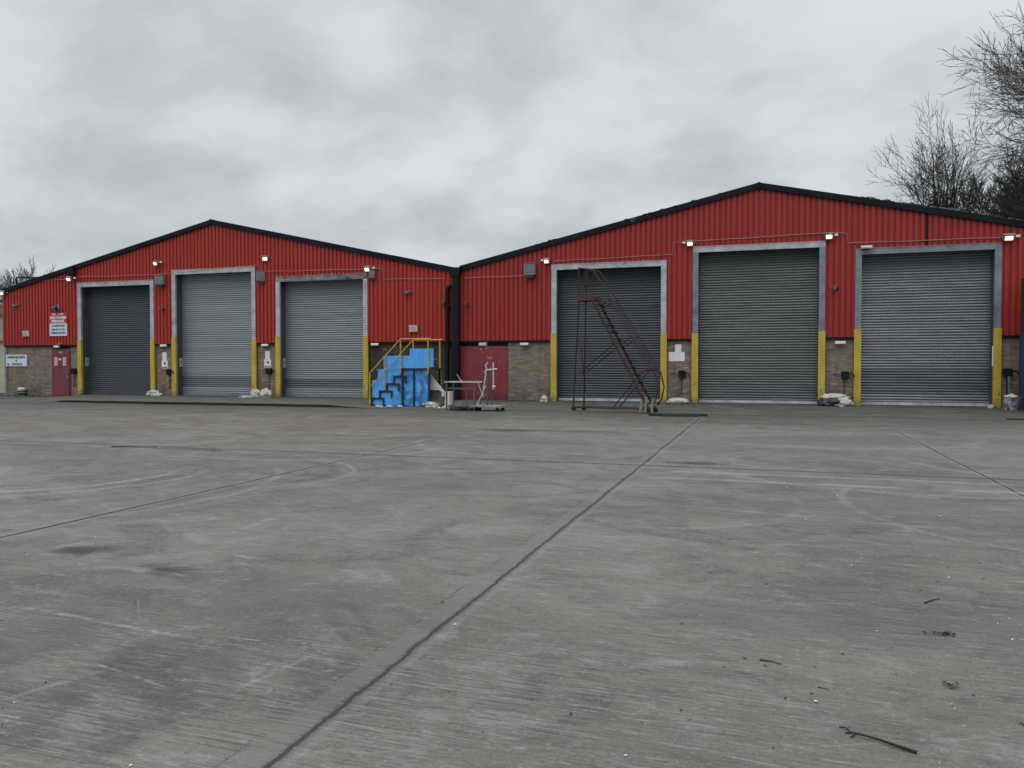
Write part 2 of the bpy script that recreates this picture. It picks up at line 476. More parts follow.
    ring(-3.0, -26.9, .55, .14, .6, 1.4, .5, DK)
    ring(-12.0, -22.5, 2.2, .16, -.2, 1.6, .5, LT)
    ring(2.0, -16.0, 3.4, .12, -2.0, .9, .4, LT)
    ring(6.0, -14.5, 4.2, .10, -2.2, .8, .35, LT)
    ring(-14.0, -15.0, 3.2, .15, -1.0, 1.2, .45, DK)
    ring(1.0, -11.0, 3.2, .12, -1.2, 1.2, .35, LT)
    ring(-7.0, -20.2, 2.0, .10, .2, 1.2, .5, DK)
    ring(-9.0, -21.8, 3.1, .07, -.3, 1.3, .40, LT)
    ring(-9.0, -21.8, 3.5, .05, -.3, 1.3, .35, DK)
    ring(-8.0, -16.5, 2.4, .10, -.9, 1.4, .35, LT)
    ring(-4.0, -14.5, 2.6, .10, -2.2, 1.1, .35, LT)
    ring(-3.2, -28.2, 4.15, .05, 1.1, .7, .35, DK)
    ring(3.4, -20.0, 2.6, .06, -2.6, 1.2, .35, LT)
    ring(-1.2, -20.6, 1.6, .06, -.6, 1.2, .3, LT)
    # straight drag scuffs and tyre runs
    sbrk = t.noise(t.scale(co, (7, 7, 1), (1, 5, 0)), 1, 6, .75)
    def seg(x0, y0, x1, y1, w, amt, c):
        nonlocal col
        L = math.hypot(x1 - x0, y1 - y0); ux, uy = (x1 - x0) / L, (y1 - y0) / L
        al = t.add(t.mul(t.sub(X, x0), ux), t.mul(t.sub(Y, y0), uy))
        pe = t.m('ABSOLUTE', t.add(t.add(t.mul(t.sub(X, x0), -uy), t.mul(t.sub(Y, y0), ux)), t.mul(t.sub(warp, .5), .12)))
        k = t.mul(t.step(pe, w, w * .2), t.mul(t.step(al, 0, .3 * L), t.step(al, L, .7 * L)))
        col = t.mix(t.mul(t.mul(k, t.step(sbrk, .40, .60, .08, 1.0)), amt), col, c)
    for q in ((-4.60, -25.78, -2.55, -25.97, .030, .55, LT), (-3.35, -26.35, -2.55, -26.56, .018, .5, LT), (-3.25, -26.9, -3.05, -26.35, .03, .4, LT),
              (-2.2, -25.9, -2.35, -26.5, .03, .45, LT), (-4.9, -24.95, -3.4, -24.65, .03, .3, LT),
              (-4.5, -23.8, -4.6, -22.6, .06, .35, LT), (-1.6, -20.8, 2.3, -21.6, .05, .35, LT), (-.9, -16.9, 3.0, -18.6, .06, .35, LT),
              (-2.75, -25.0, -2.0, -25.9, .05, .45, DK), (-2.85, -24.7, -1.9, -25.75, .05, .45, DK), (-5.9, -19.3, -6.3, -23.6, .10, .5, DK)):
        seg(*q)
    # spills
    def spot(cx, cy, rx, ry, amt, c):
        nonlocal col
        ex = t.m('DIVIDE', t.sub(X, cx), rx); ey = t.m('DIVIDE', t.sub(Y, cy), ry)
        q = t.m('SQRT', t.add(t.mul(ex, ex), t.mul(ey, ey)))
        q = t.add(q, t.add(t.mul(t.sub(mid, .5), 1.5), t.mul(t.sub(streak, .5), 1.4)))
        col = t.mix(t.mul(t.step(q, 1.0, .3), amt), col, c)
    spot(-5.24, -24.49, .34, .24, 1.0, (.040, .038, .032))
    spot(-4.15, -24.79, .38, .20, 1.0, (.040, .038, .030))
    spot(-3.0, -25.2, 1.1, .5, .35, (.07, .07, .068))
    spot(-3.75, -26.25, .4, .6, .35, (.065, .063, .058))
    spot(-2.75, -26.2, .5, .3, .45, (.06, .059, .056))
    spot(.2, -24.6, 1.3, .5, .4, (.075, .073, .068))
    spot(1.2, -20.5, 1.6, .8, .35, (.08, .078, .072))
    spot(-4.0, -20.5, 1.6, .9, .35, (.07, .068, .063))
    spot(-5.6, -12.3, 1.1, .55, .85, (.065, .022, .021))
    spot(-4.2, -12.1, 1.6, .4, .55, (.045, .042, .04))
    spot(-9.9, -17.9, 1.0, .25, .6, (.04, .034, .03))
    spot(-1.0, -17.2, .55, .25, .7, (.04, .04, .038))
    spot(-3.8, -14.8, 1.1, .5, .5, (.06, .058, .055))
    spot(-6.8, -14.6, .9, .5, .5, (.055, .052, .05))
    spot(1.5, -12.5, 2.2, .9, .35, (.06, .06, .058))
    spot(1.4, -23.2, .5, .3, .3, (.20, .17, .14))
    # brown mud carried over the far left, darker damp band by the apron
    far = t.mul(t.step(Y, -19.0, -12.0), t.step(X, -4.0, -11.0))
    mud = t.noise(t.scale(co, (.35, 1.6, 1), (7, 3, 0)), 1, 6, .6)
    col = t.mix(t.mul(t.mul(far, t.step(mid, .3, .6)), t.step(mud, .35, .6, .3, .85)), col, (.100, .076, .058))
    wet = t.step(t.add(Y, t.mul(t.sub(mid, .5), 4.0)), -11.0, -6.0)
    col = t.mix(t.mul(wet, .55), col, (.045, .041, .035))
    lip_dirt_shade = t.step(t.m('ABSOLUTE', t.sub(t.add(Y, t.mul(t.sub(warp, .5), .25)), -4.98)), .22, .08)  # dirt and painted shade as one dark strip before the apron lip
    col = t.mix(t.mul(lip_dirt_shade, t.step(X, -7.0, -14.0, .3, .92)), col, (.012, .011, .010))
    # joints
    wob = t.mul(t.sub(t.noise(t.scale(co, (1, 1.6, 1)), 1, 8, .78), .5), .10)
    px = t.add(X, wob)
    def line(x0, w, amt, c, soft=.5, src=None, brk=None):
        nonlocal col
        e = t.m('ABSOLUTE', t.sub(src if src is not None else px, x0))
        k = t.step(e, w, w * soft)
        if brk is not None: k = t.mul(k, brk)
        col = t.mix(t.mul(k, amt), col, c)
    rag = t.step(t.noise(t.scale(co, (2, 1.3, 1), (8, 8, 0)), 1, 5, .7), .35, .55)
    line(-1.85, .065, .42, (.142, .137, .126), .8, src=X)
    line(-1.71, .035, .25, (.19, .203, .197), .8, src=X)
    line(-1.945, .009, .7, (.05, .05, .048), .5, brk=t.step(t.noise(t.scale(co, (2, 2.2, 1), (3, 8, 0)), 1, 6, .75), .47, .56))
    line(-1.765, .016, .95, (.028, .027, .026), .55)
    line(-1.76, .045, .6, (.04, .039, .037), .4, brk=t.mul(rag, t.step(Y, -27, -18, .5, 1)))
    for k, (x0, w, a) in enumerate(((-6.33, .036, 1.0), (2.82, .028, .9), (-10.86, .035, .85), (7.35, .02, .8), (-15.4, .02, .6), (-19.9, .02, .5), (-24.4, .02, .5))):
        line(x0, w * 2.6, .35, (.21, .208, .2), .6)
        line(x0, w, a, (.03, .029, .028), .5, brk=t.step(t.noise(t.scale(co, (.3, .8, 1), (k * 3, 0, 0)), 1, 3, .6), .30, .42, .75, 1))
    py = t.add(Y, t.mul(wob, .5))
    for y0, w, a in ((-17.68, .070, .75), (-27.0 - 9, .02, .8), (-8.4, .10, .5)):
        line(y0, w, a, (.03, .029, .028), .5, src=py)
    line(-18.9, .09, .5, (.27, .27, .26), .4, src=py, brk=t.mul(rag, t.step(X, -2, -1)))
    line(-18.2, .12, .4, (.27, .27, .26), .4, src=py, brk=t.mul(rag, t.step(X, -2, -1)))
    t.put(b.inputs['Base Color'], col)
    t.put(b.inputs['Roughness'], t.step(mid, .3, .7, .70, .9))
    b.inputs['Specular IOR Level'].default_value = .35
    h = t.add(t.mul(brush, .7), t.mul(grain, .35))
    t.put(b.inputs['Normal'], t.bump(h, .35, .006))
    return m

g = MB(); g.quad((-900, -700, -.14), (900, -700, -.14), (900, 1100, -.14), (-900, 1100, -.14))
tag(g.build('ground', mat('rough_grass_and_dirt', (.045, .05, .03), .95, .4, .4)), kind='structure')
g = MB(); g.quad((-75, -75, -.11), (45, -75, -.11), (45, .02, -.11), (-75, .02, -.11))
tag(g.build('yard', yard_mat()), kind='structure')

def apron_mat():
    m, t, b = newmat('mossy_apron_concrete')
    co = t.coords(); X, Y, Z = t.sep(co)
    n = t.noise(t.scale(co, (.8, 1.6, 1)), 1, 7, .65, .4)
    n2 = t.noise(t.scale(co, (.5, 1.2, 1), (5, 5, 0)), 1, 6, .65)
    col = t.mix(t.step(n, .35, .7), (.060, .057, .048), (.115, .11, .098))
    col = t.mix(t.mul(t.step(n2, .42, .62), t.step(X, -13, -6, .3, .75)), col, (.052, .054, .032))
    col = t.mix(t.step(t.noise(t.scale(co, (1.2, 2.4, 1), (2, 9, 0)), 1, 7, .7, .5), .60, .68), col, (.02, .019, .017))
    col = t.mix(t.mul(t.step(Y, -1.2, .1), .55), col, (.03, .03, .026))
    col = t.mix(t.step(t.noise(co, 26, 3, .6), .68, .72), col, (.20, .18, .14))
    t.put(b.inputs['Base Color'], col); b.inputs['Roughness'].default_value = .85
    t.put(b.inputs['Normal'], t.bump(n, .4, .02))
    return m
def ragged_edge(x):
    return -4.75 + .12 * mnoise.noise(Vector((x * .9, 0, 0))) + .05 * mnoise.noise(Vector((x * 4, 2, 0)))
g = MB()
xs = [-31.6 + .25 * k for k in range(int((11.4 + 31.6) / .25) + 1)]
def front_z(x):
    # a real lip along the left unit, worn down to almost nothing along the right unit
    k = min(1, max(0, (x + 15.0) / 1.5))
    return -.026 * (1 - k) + -.104 * k
rows = []
for x in xs:
    ye = ragged_edge(x)
    f = min(1.0, max(0.0, (x + 31.6) / 1.2)); fl = min(1.0, max(0.0, (x + 28.3) / 1.5))
    z0 = -.107 * (1 - f); zf = -.107 * (1 - fl) + front_z(x) * fl
    rows.append([(x, .45, z0 + .004 * f), (x, -.2, z0), (x, ye * .5, (z0 + zf) / 2 + .004), (x, ye, zf), (x, ye - .012, -.125)])
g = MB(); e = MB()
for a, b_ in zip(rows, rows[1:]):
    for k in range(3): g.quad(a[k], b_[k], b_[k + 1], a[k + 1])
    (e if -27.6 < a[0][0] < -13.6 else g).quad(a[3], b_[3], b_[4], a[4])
ap = g.build('apron', apron_mat()); tag(ap, kind='structure')
tag(e.build('apron_edge', mat('grimy_wet_shaded_edge', (.014, .013, .011), .8, .4, 2, 0, (.06, .052, .042), .35, 1.5, spec=.2)), kind='structure')  # near-black lip face: wet grime with the lip's shadow painted into the colour
g = MB(); g.quad((-70, -8.6, -.106), (-34.5, -8.4, -.106), (-29.2, -7.2, -.106), (-25.4, -5.5, -.106), (-25.5, -4.6, -.106), (-29.0, -4.9, -.106), (-33.5, -5.2, -.106), (-70, -5.4, -.106))
tag(g.build('asphalt_path', mat('worn_asphalt', (.048, .052, .056), .85, .25, 3)), kind='structure')
g = MB(); g.box((-70, -5.25, -.13), (-33.0, -5.05, -.095))
tag(g.build('kerb', mat('kerb_concrete', (.20, .19, .175), .85, .25, 3)), kind='structure')
g = MB(); g.quad((-70, -5.05, -.105), (-31.65, -5.05, -.105), (-31.65, .02, -.105), (-70, .02, -.105))
tag(g.build('path', mat('muddy_path', (.055, .05, .042), .9, .4, 1.5, 0, (.02, .022, .015), .6, 1)), kind='structure')

# ------------------------------------------------------------------ warehouses
CLB = 2.35     # underside of the cladding
APEXZ, PITCH = 7.83, .22
def profile_breaks(x0, x1, extra):
    """x positions and depth of the ribbed sheet"""
    out = []; x = x0; p = .19
    while x < x1:
        for dx_, y in ((0, -.065), (.110, -.065), (.125, -.018), (.172, -.018)):
            out.append((x + dx_, y))
        x += p
    out.append((x1, -.065))
    out = [q for q in out if q[0] <= x1]
    for e in extra:
        k = max(i for i, q in enumerate(out) if q[0] <= e + 1e-6)
        y = out[k][1] if abs(out[k][0] - e) < 1e-3 else None
        if y is None:
            a, b_ = out[k], out[min(k + 1, len(out) - 1)]
            f = (e - a[0]) / max(1e-6, b_[0] - a[0]); out.insert(k + 1, (e, a[1] + (b_[1] - a[1]) * f))
    return out

def warehouse(label, xl, xr, xa, doors, walls, redm, bargem, depth, solid_left, solid_right, peel=False):
    root = thing('warehouse', label, 'warehouse', (xa, 0, 0))
    zr = lambda x: APEXZ - PITCH * abs(x - xa)
    # cladding
    ex = [xa] + [e for d_ in doors for e in (d_[0] + .06, d_[1] - .06)]
    br = profile_breaks(xl, xr, sorted(ex))
    c = MB()
    for (xa_, ya), (xb, yb) in zip(br, br[1:]):
        if xb - xa_ < 1e-5: continue
        mid = (xa_ + xb) / 2; zb = CLB
        for d_ in doors:
            if d_[0] + .06 < mid < d_[1] - .06: zb = d_[2] - .08
        c.quad((xa_, ya, zb), (xb, yb, zb), (xb, yb, zr(xb) - .13), (xa_, ya, zr(xa_) - .13))
    c.build('cladding', redm, root)
    # side and rear walls, and the wall behind the ribbed sheets
    for w0, w1 in ((xl, xl + .2), (xr - .2, xr)):
        zt = min(zr(w0), zr(w1)) - .16
        s = MB(); s.box((w0, .30, -.13), (w1, depth, zt)); s.build('side_wall', redm, root)
    s = MB(); s.prism([(xl + .2, -.13), (xr - .2, -.13), (xr - .2, zr(xr) - .2), (xa, zr(xa) - .2), (xl + .2, zr(xl) - .2)], depth - .2, depth - .005)
    s.build('rear_wall', redm, root)
    f = MB(); edges = [xl] + [e for d_ in doors for e in (d_[0] + .1, d_[1] - .1)] + [xr]
    for k in range(0, len(edges), 2):
        f.box((edges[k] + .002, .29, CLB), (edges[k + 1], .34, 4.9))
    for d_ in doors: f.box((d_[0] + .1, .0, d_[2] - .05), (d_[1] - .1, .05, d_[2] + .05))
    f.build('inner_lining', M_INSIDE, root)
    for x0, x1, mt, lb in walls:
        w = MB(); w.box((x0, .03, -.14), (x1, .29, CLB)); o = w.build('brick_wall', mt, root)
        if lb: o['label'] = lb
        w = MB(); w.box((x0 + .003, -.055, CLB - .075), (x1 - .003, .027, CLB + .004)); w.build('shadow_gap_flashing', M_BLACK, root)  # black flashing, its colour also painting the shadow gap under the sheets
    # roof, barge boards
    for sgn, xe in ((-1, xl), (1, xr)):
        r = MB(); ov = .12 if ((sgn < 0 and solid_left) or (sgn > 0 and solid_right)) else 0
        e = xe + sgn * ov
        r.prism([(xa, zr(xa) - .05), (e, zr(e) - .05), (e, zr(e) - .11), (xa, zr(xa) - .11)], .03, depth)
        r.build('roof', M_ROOF, root)
        bb = MB(); n = 4
        for k in range(n):
            a = xa + (e - xa) * k / n; b_ = xa + (e - xa) * (k + 1) / n
            dz = .012 * mnoise.noise(Vector((k * 3.3 + xa, sgn, 0)))
            g_ = .012 * sgn if k else 0
            bb.prism([(a + g_, zr(a) + dz), (b_, zr(b_) + dz), (b_, zr(b_) - .21 + dz), (a + g_, zr(a) - .21 + dz)], -.15 + dz * .5, .028)
        bb.build('barge_board', bargem[0 if sgn < 0 else 1], root)
    rc = MB(); rc.tube([(xa, -.16, zr(xa) - .10), (xa, depth, zr(xa) - .10)], .12, 8); rc.build('ridge_cap', M_BLACK, root)
    # shutter doors
    for i, (x0, x1, zh, sm, fm, hm, lb, dent, lowrail) in enumerate(doors):
        hb = MB(); hb.box((x0, -.085, zh - .2), (x1, .02, zh)); hb.box((x0 - .01, -.10, zh - .012), (x1 + .01, -.05, zh + .012))
        if hm is M_GALVX:
            for k in range(26):
                xx = x0 + .1 + k * (x1 - x0 - .2) / 25
                hb.box((xx - .05, -.10, zh + .012), (xx + .03, -.03, zh + .03 + .05 * random.random()))
        fo = hb.build('door_frame', hm, root)
        for q0, q1 in ((x0, x0 + .2), (x1 - .2, x1)):
            fr = MB(); fr.box((q0, -.080, .0), (q1, .02, zh - .2)); fr.build('frame_post', fm, fo)
        for q0, q1 in ((x0 - .02, x0 + .205), (x1 - .205, x1 + .02)):
            zt = 2.60 + random.uniform(-.06, .06)
            gp = MB(); gp.box((q0, -.100, .0), (q1, -.082, zt)); gp.box((q0, -.082, 0), (q0 + .016, .0, zt)); gp.box((q1 - .004, -.082, 0), (q1, .0, zt))
            gp.build('guard_post', M_YEL, fo)
        for q0, q1 in ((x0 + .14, x0 + .205), (x1 - .205, x1 - .14)):
            rv = MB(); rv.box((q0, .022, 0), (q1, .46, zh - .2)); rv.build('reveal', M_REVEAL, fo)
        cv = MB(); p = .095; nz = int((zh - .12) / p); nx = 14
        prof = [(0, 0.0), (.08, -.012), (.28, -.023), (.50, -.025), (.78, -.015), (1.0, 0.0)]
        pts = []
        for k in range(nz):
            for a, y in prof[:-1]: pts.append((.10 + (k + a) * p, y))
        base = 0
        xsn = [x0 + .203 + (x1 - x0 - .406) * q / nx for q in range(nx + 1)]
        for z_, y_ in pts:
            for xx in xsn:
                row = math.floor((z_ - .1) / p)
                dd = dent * (mnoise.noise(Vector((xx * .9 + i * 9, row * .19, 0))) + .5 * mnoise.noise(Vector((xx * 2.2, row * .6, 4 + i))))
                cv.v.append((xx, .36 + y_ + dd, z_ + dent * .35 * mnoise.noise(Vector((xx * .8, row * .3, i * 5)))))
        w = nx + 1
        for r_ in range(len(pts) - 1):
            for q in range(nx):
                cv.f.append((r_ * w + q, r_ * w + q + 1, (r_ + 1) * w + q + 1, (r_ + 1) * w + q))
        ro = cv.build('roller_shutter', sm, root); ro['label'] = lb
        br_ = MB(); br_.box((x0 + .206, .33, .015), (x1 - .206, .38, .115)); br_.box((x0 + .206, .30, .012), (x1 - .206, .33, .04))
        br_.build('bottom_rail', lowrail, ro)
        gr = MB(); gr.box((x0 + .206, .385, 0), (x1 - .206, .42, zh)); gr.build('backing', M_INSIDE, ro)
    return root, zr

S_A = slat_mat('slate_shutter_slats', (.047, .061, .074), .45, .15, 1)
S_B = slat_mat('pale_galvanised_slats', (.235, .258, .286), .42, .35, 2, ((.40, .86, .55),))
S_C = slat_mat('grey_galvanised_slats', (.21, .23, .25), .42, .35, 3, ((.42, .80, .5),))
S_D = slat_mat('dark_slate_slats', (.043, .055, .067), .45, .15, 4)
S_E = slat_mat('green_grey_slats', (.088, .099, .100), .40, .3, 5)
S_F = slat_mat('silver_grey_slats', (.145, .162, .170), .36, .4, 6, ((.40, 1.25, .62),))

L_DOORS = [(-31.10, -26.66, 5.27, S_A, M_GALV, M_GALV, 'dark slate roller shutter', .006, M_REVEAL),
           (-25.65, -21.21, 5.67, S_B, M_GALV, M_GALV, 'pale grey roller shutter with dark low slats', .006, M_GALVD),
           (-20.18, -15.76, 5.17, S_C, M_GALV, M_GALVX, 'grey roller shutter under a battered lintel', .006, M_GALVD)]
L_WALLS = [(-35.76, -32.80, M_BRICK, None), (-31.66, -31.13, M_BRICK, None), (-26.63, -25.68, M_BRICK, None), (-21.18, -20.21, M_BRICK, None), (-15.73, -11.64, M_BRICKD, 'dark brick wall')]
R_DOORS = [(-7.87, -3.50, 5.23, S_D, M_GALV, M_GALV, 'dark slate roller shutter with pale bottom rail', .005, M_GALV),
           (-2.56, 1.93, 5.67, S_E, M_GALVD, M_GALV, 'green-grey roller shutter with dented upper slats', .016, M_GALV),
           (2.89, 7.28, 5.36, S_F, M_GALVD, M_GALVD, 'silver-grey roller shutter', .010, M_GALV)]
R_WALLS = [(-9.66, -7.90, M_BRICK, None), (-3.47, -2.59, M_BRICK, None), (1.96, 2.86, M_BRICK, None), (7.31, 11.0, M_BRICK, None)]
whL, zrL = warehouse('red ribbed warehouse with three shutters and the white office sign at its far end', -35.76, -11.63, -23.43, L_DOORS, L_WALLS, M_RED, (M_BLACK, M_BLACK), 21, True, False)
whR, zrR = warehouse('red ribbed warehouse with three shutters and the rusty ladder in front', -11.63, 11.0, -.28, R_DOORS, R_WALLS, M_REDB, (M_BLACKP, M_BLACK), 21, False, True)

# personnel door (left unit) and double door (right unit)
dm = MB(); dm.box((-32.74, -.03, -.10), (-31.72, .06, 2.06)); do = dm.build('door', M_REDDOOR, whL, bevel=.006); do['label'] = 'dull red personnel door'
dm = MB(); dm.prism([(-32.80, -.12), (-32.743, -.12), (-32.743, 2.063), (-31.717, 2.063), (-31.717, -.12), (-31.66, -.12), (-31.66, 2.17), (-32.80, 2.17)], -.015, .2)
dm.build('frame', M_REDDOOR, do)
dm = MB(); dm.box((-32.8, .03, 2.172), (-31.66, .29, CLB)); dm.box((-32.8, -.055, CLB - .075), (-31.66, .027, CLB + .004)); dm.build('lintel', M_BLACK, do)
dm = MB(); dm.tube([(-31.87, -.03, 1.0), (-31.87, -.09, 1.0), (-31.98, -.09, 1.0)], .014); dm.cbox((-31.87, -.036, 1.0), (.05, .012, .2)); dm.tube([(-31.86, -.03, 1.22), (-31.86, -.05, 1.22)], .03); dm.cbox((-31.80, -.04, .83), (.1, .014, .12))
dm.build('handle', M_GALVD, do)
for (q0, q1, lb) in ((-11.60, -10.66, None), (-10.645, -9.70, None)):
    dm = MB(); dm.box((q0, -.02, -.10), (q1, .05, 2.05))
    # pressed vertical lines of the steel skin
    for k in range(6):
        xx = q0 + .08 + k * (q1 - q0 - .16) / 5; dm.box((xx - .012, -.026, -.08), (xx + .012, -.0201, 2.03))
    d2 = dm.build('door', M_REDFLAKE, whR)
    d2['label'] = 'red double-door leaf with flaking paint'
dm = MB(); dm.prism([(-11.64, -.12), (-11.603, -.12), (-11.603, 2.053), (-9.697, 2.053), (-9.697, -.12), (-9.66, -.12), (-9.66, 2.13), (-11.64, 2.13)], -.012, .2)
dm.build('door_surround', M_REDFLAKE, whR)
dm = MB(); dm.box((-11.63, .03, 2.132), (-9.66, .29, CLB)); dm.box((-11.63, -.055, CLB - .075), (-9.66, .027, CLB + .004)); dm.build('door_lintel', M_BLACK, whR)

# valley rainwater pipes
p = MB(); p.box((-11.88, -.34, -.1), (-11.60, -.16, 4.95)); p.prism([(-11.98, 5.25), (-11.50, 5.25), (-11.58, 4.9), (-11.90, 4.9)], -.38, -.15)
p.build('rainwater_pipe', M_PIPE, whL)
p = MB(); p.tube([(-11.95, -.20, 4.55), (-12.06, -.20, 4.50), (-12.14, -.20, 4.38), (-12.14, -.20, -.08)], .085, 10)
for z_ in (.6, 2.2, 3.7): p.box((-12.25, -.30, z_ - .03), (-12.03, -.07, z_ + .03))
p.build('rainwater_pipe', M_PIPE, whL)
# corner trims
p = MB(); p.box((-35.79, -.085, CLB - .05), (-35.70, .28, zrL(-35.76) - .2)); p.build('corner_trim', M_RED, whL)
p = MB(); p.box((-35.772, -.012, -.14), (-35.66, .275, CLB - .08)); p.build('corner_post', M_GALVD, whL)
p = MB(); p.tube([(-35.65, .6, 5.05), (-35.65, .6, 5.75), (-34.2, .6, 5.70), (-34.2, .6, 5.3)], .045, 6); p.build('roof_rail', M_BLACK, whL)
# duct under the verge above the first shutter
p = MB(); p.box((-31.42, -.30, 5.45), (-31.12, -.155, 6.02)); p.build('verge_duct', M_BLACK, whL)
# black drip stains / strip on right unit above shutter
p = MB(); p.box((5.05, -.085, 5.36), (5.12, -.066, 6.45)); p.build('sealant_strip', M_BLACK, whR)
# roof moss along the right unit's verge
mo = MB(); rnd = random.Random(3)
for k in range(150):
    x = rnd.uniform(2.8, 8.5) if k > 40 else rnd.uniform(-11, 0)
    mo.lump((x, rnd.uniform(-.1, .15), zrR(x) - .02), (rnd.uniform(.06, .18), .09, rnd.uniform(.03, .075) if x > 3 and x < 7 else rnd.uniform(.02, .04)), k, .35, 1)
tag(mo.build('moss', M_MOSS, whR), kind='stuff')
# cables
def cable(pts, root):
    c = MB(); q = []
    for (x, z) in pts: q.append((x, -.085, z))
    out = []
    for a, b_ in zip(q, q[1:]):
        n = max(1, int((Vector(b_) - Vector(a)).length / .8))
        for k in range(n):
            f = k / n; out.append((a[0] + (b_[0] - a[0]) * f, a[1], a[2] + (b_[2] - a[2]) * f + .012 * math.sin(k * 2.1)))
    out.append(q[-1])
    c.tube(out, .014, 5); c.build('wall_cable', M_CABLE, root)
cable([(-34.74, 5.59 - .2), (-33.4, 5.46), (-31.45, 5.45)], whL)
cable([(-31.1, 5.55), (-26.6, 5.50), (-21.0, 5.44 + .3), (-20.9, 5.44), (-15.76, 5.36)], whL)
cable([(-15.5, 5.40), (-15.05, 5.35), (-14.97, 4.91), (-12.3, 4.86)], whL)
cable([(-11.45, 4.84), (-8.95, 4.85)], whR)
cable([(-7.75, 5.37), (-3.31, 5.43), (-3.24, 5.86), (-2.92, 5.86)], whR)
cable([(-2.49, 5.88), (1.91, 5.95)], whR)
cable([(2.2, 5.95), (2.6, 5.91), (2.64, 5.57), (7.23, 5.53)], whR)

# ------------------------------------------------------------------ wall lamps
def make_flood():
    r = thing('floodlight', 'x', 'floodlight', (0, 0, 0), 'lit floodlights along the fronts')
    h = MB(); tilt = Matrix.Rotation(R(28), 3, 'X')
    h.cbox((0, -.20, .02), (.34, .13, .25), tilt); h.cbox((0, -.27, .14), (.36, .15, .02), tilt); 
    for k in range(5): h.cbox((-.12 + k * .06, -.125, .045), (.012, .05, .20), tilt)
    h.build('housing', M_GREYB, r, bevel=.008)
    gl = MB(); gl.cbox((0, -.275, -.02), (.24, .05, .17), tilt); gl.build('lamp_glass', M_LIT, r, bevel=.024)
    b_ = MB(); b_.bar((.19, -.08, -.02), (.19, -.20, .0), .02, .04); b_.bar((-.19, -.08, -.02), (-.19, -.20, .0), .02, .04); b_.box((-.2, -.09, -.05), (.2, -.065, .02))
    b_.build('bracket', M_DARKB, r)
    c = MB(); c.cbox((.30, -.10, .08), (.12, .08, .10)); c.bar((.2, -.1, .06), (.27, -.1, .08), .02); c.build('sensor', M_WHITE, r)
    return r
FL = [((-35.74, -.10, 4.90), 'lit floodlight on the wall corner beyond the personnel door', .5, (.75, .75, .75)),
      ((-31.25, -.22, 5.42), 'lit floodlight under the black verge duct above the dark shutter', 0, (.8, .8, .75)),
      ((-26.34, -.04, 5.99), 'lit floodlight above a grey lamp, left of the pale shutter', -.3, (.8, .8, .75)),
      ((-20.70, -.04, 5.97), 'lit floodlight above a grey lamp, right of the pale shutter', .5, (.8, .8, .75)),
      ((-15.67, -.06, 5.33), 'lit floodlight at the end of the battered lintel', 0, (.8, .8, .8)),
      ((-8.01, -.04, 5.36), 'lit floodlight at the shutter corner beside a square grey lamp', -.1, (-.72, .75, .75)),
      ((-2.65, -.04, 5.78), 'lit floodlight at the upper left corner of the tallest green-grey shutter', 0, (-.75, .75, .75)),
      ((2.03, -.04, 5.80), 'lit floodlight at the upper right corner of the tallest green-grey shutter', 0, (.8, .8, .8)),
      ((7.43, -.04, 5.49), 'lit floodlight beside the silver-grey shutter near the blue container', 0, (.95, .8, .8))]
f0 = make_flood()
for i, (loc, lb, rz, sc) in enumerate(FL):
    if i == 0:
        f0.location = loc; f0.rotation_euler.z = rz; f0.scale = sc; f0['label'] = lb
    else: dup(f0, loc, lb, rz, sc)

def make_sodium():
    r = thing('wall_lamp', 'x', 'wall lamp', (0, 0, 0), 'unlit square wall lamps')
    h = MB(); h.box((-.22, -.30, -.20), (.22, -.11, .24)); h.box((-.23, -.33, .24), (.23, -.09, .26)); h.build('housing', M_GREYB, r, bevel=.012)
    g_ = MB(); g_.box((-.18, -.315, -.10), (.18, -.301, .20)); g_.build('lamp_glass', M_GLASSD, r)
    b_ = MB(); b_.box((-.16, -.28, -.30), (.16, -.12, -.202)); b_.box((-.06, -.11, -.2), (.06, -.062, .2)); b_.build('gear_box', M_DARKB, r)
    return r
s0 = make_sodium()
for i, (loc, lb, rz, sc) in enumerate([((-8.69, 0, 5.05), 'square grey unlit lamp between the downpipe and the dark shutter behind the ladder', 0, (1, 1, 1)),
                                   ((-26.19, 0, 5.22), 'square grey unlit lamp with a small camera mounted below it', .1, (1, 1, .9)),
                                   ((-20.98, -.05, 5.22), 'grey unlit lamp turned away, between the pale and the battered-lintel shutters', .8, (.8, .8, .95)),
                                   ((-15.52, -.02, 5.12), 'small grey unlit lamp tucked below the floodlight at the battered lintel', .2, (.55, .7, .7))]):
    if i == 0: s0.location = loc; s0['label'] = lb
    else: dup(s0, loc, lb, rz, sc)

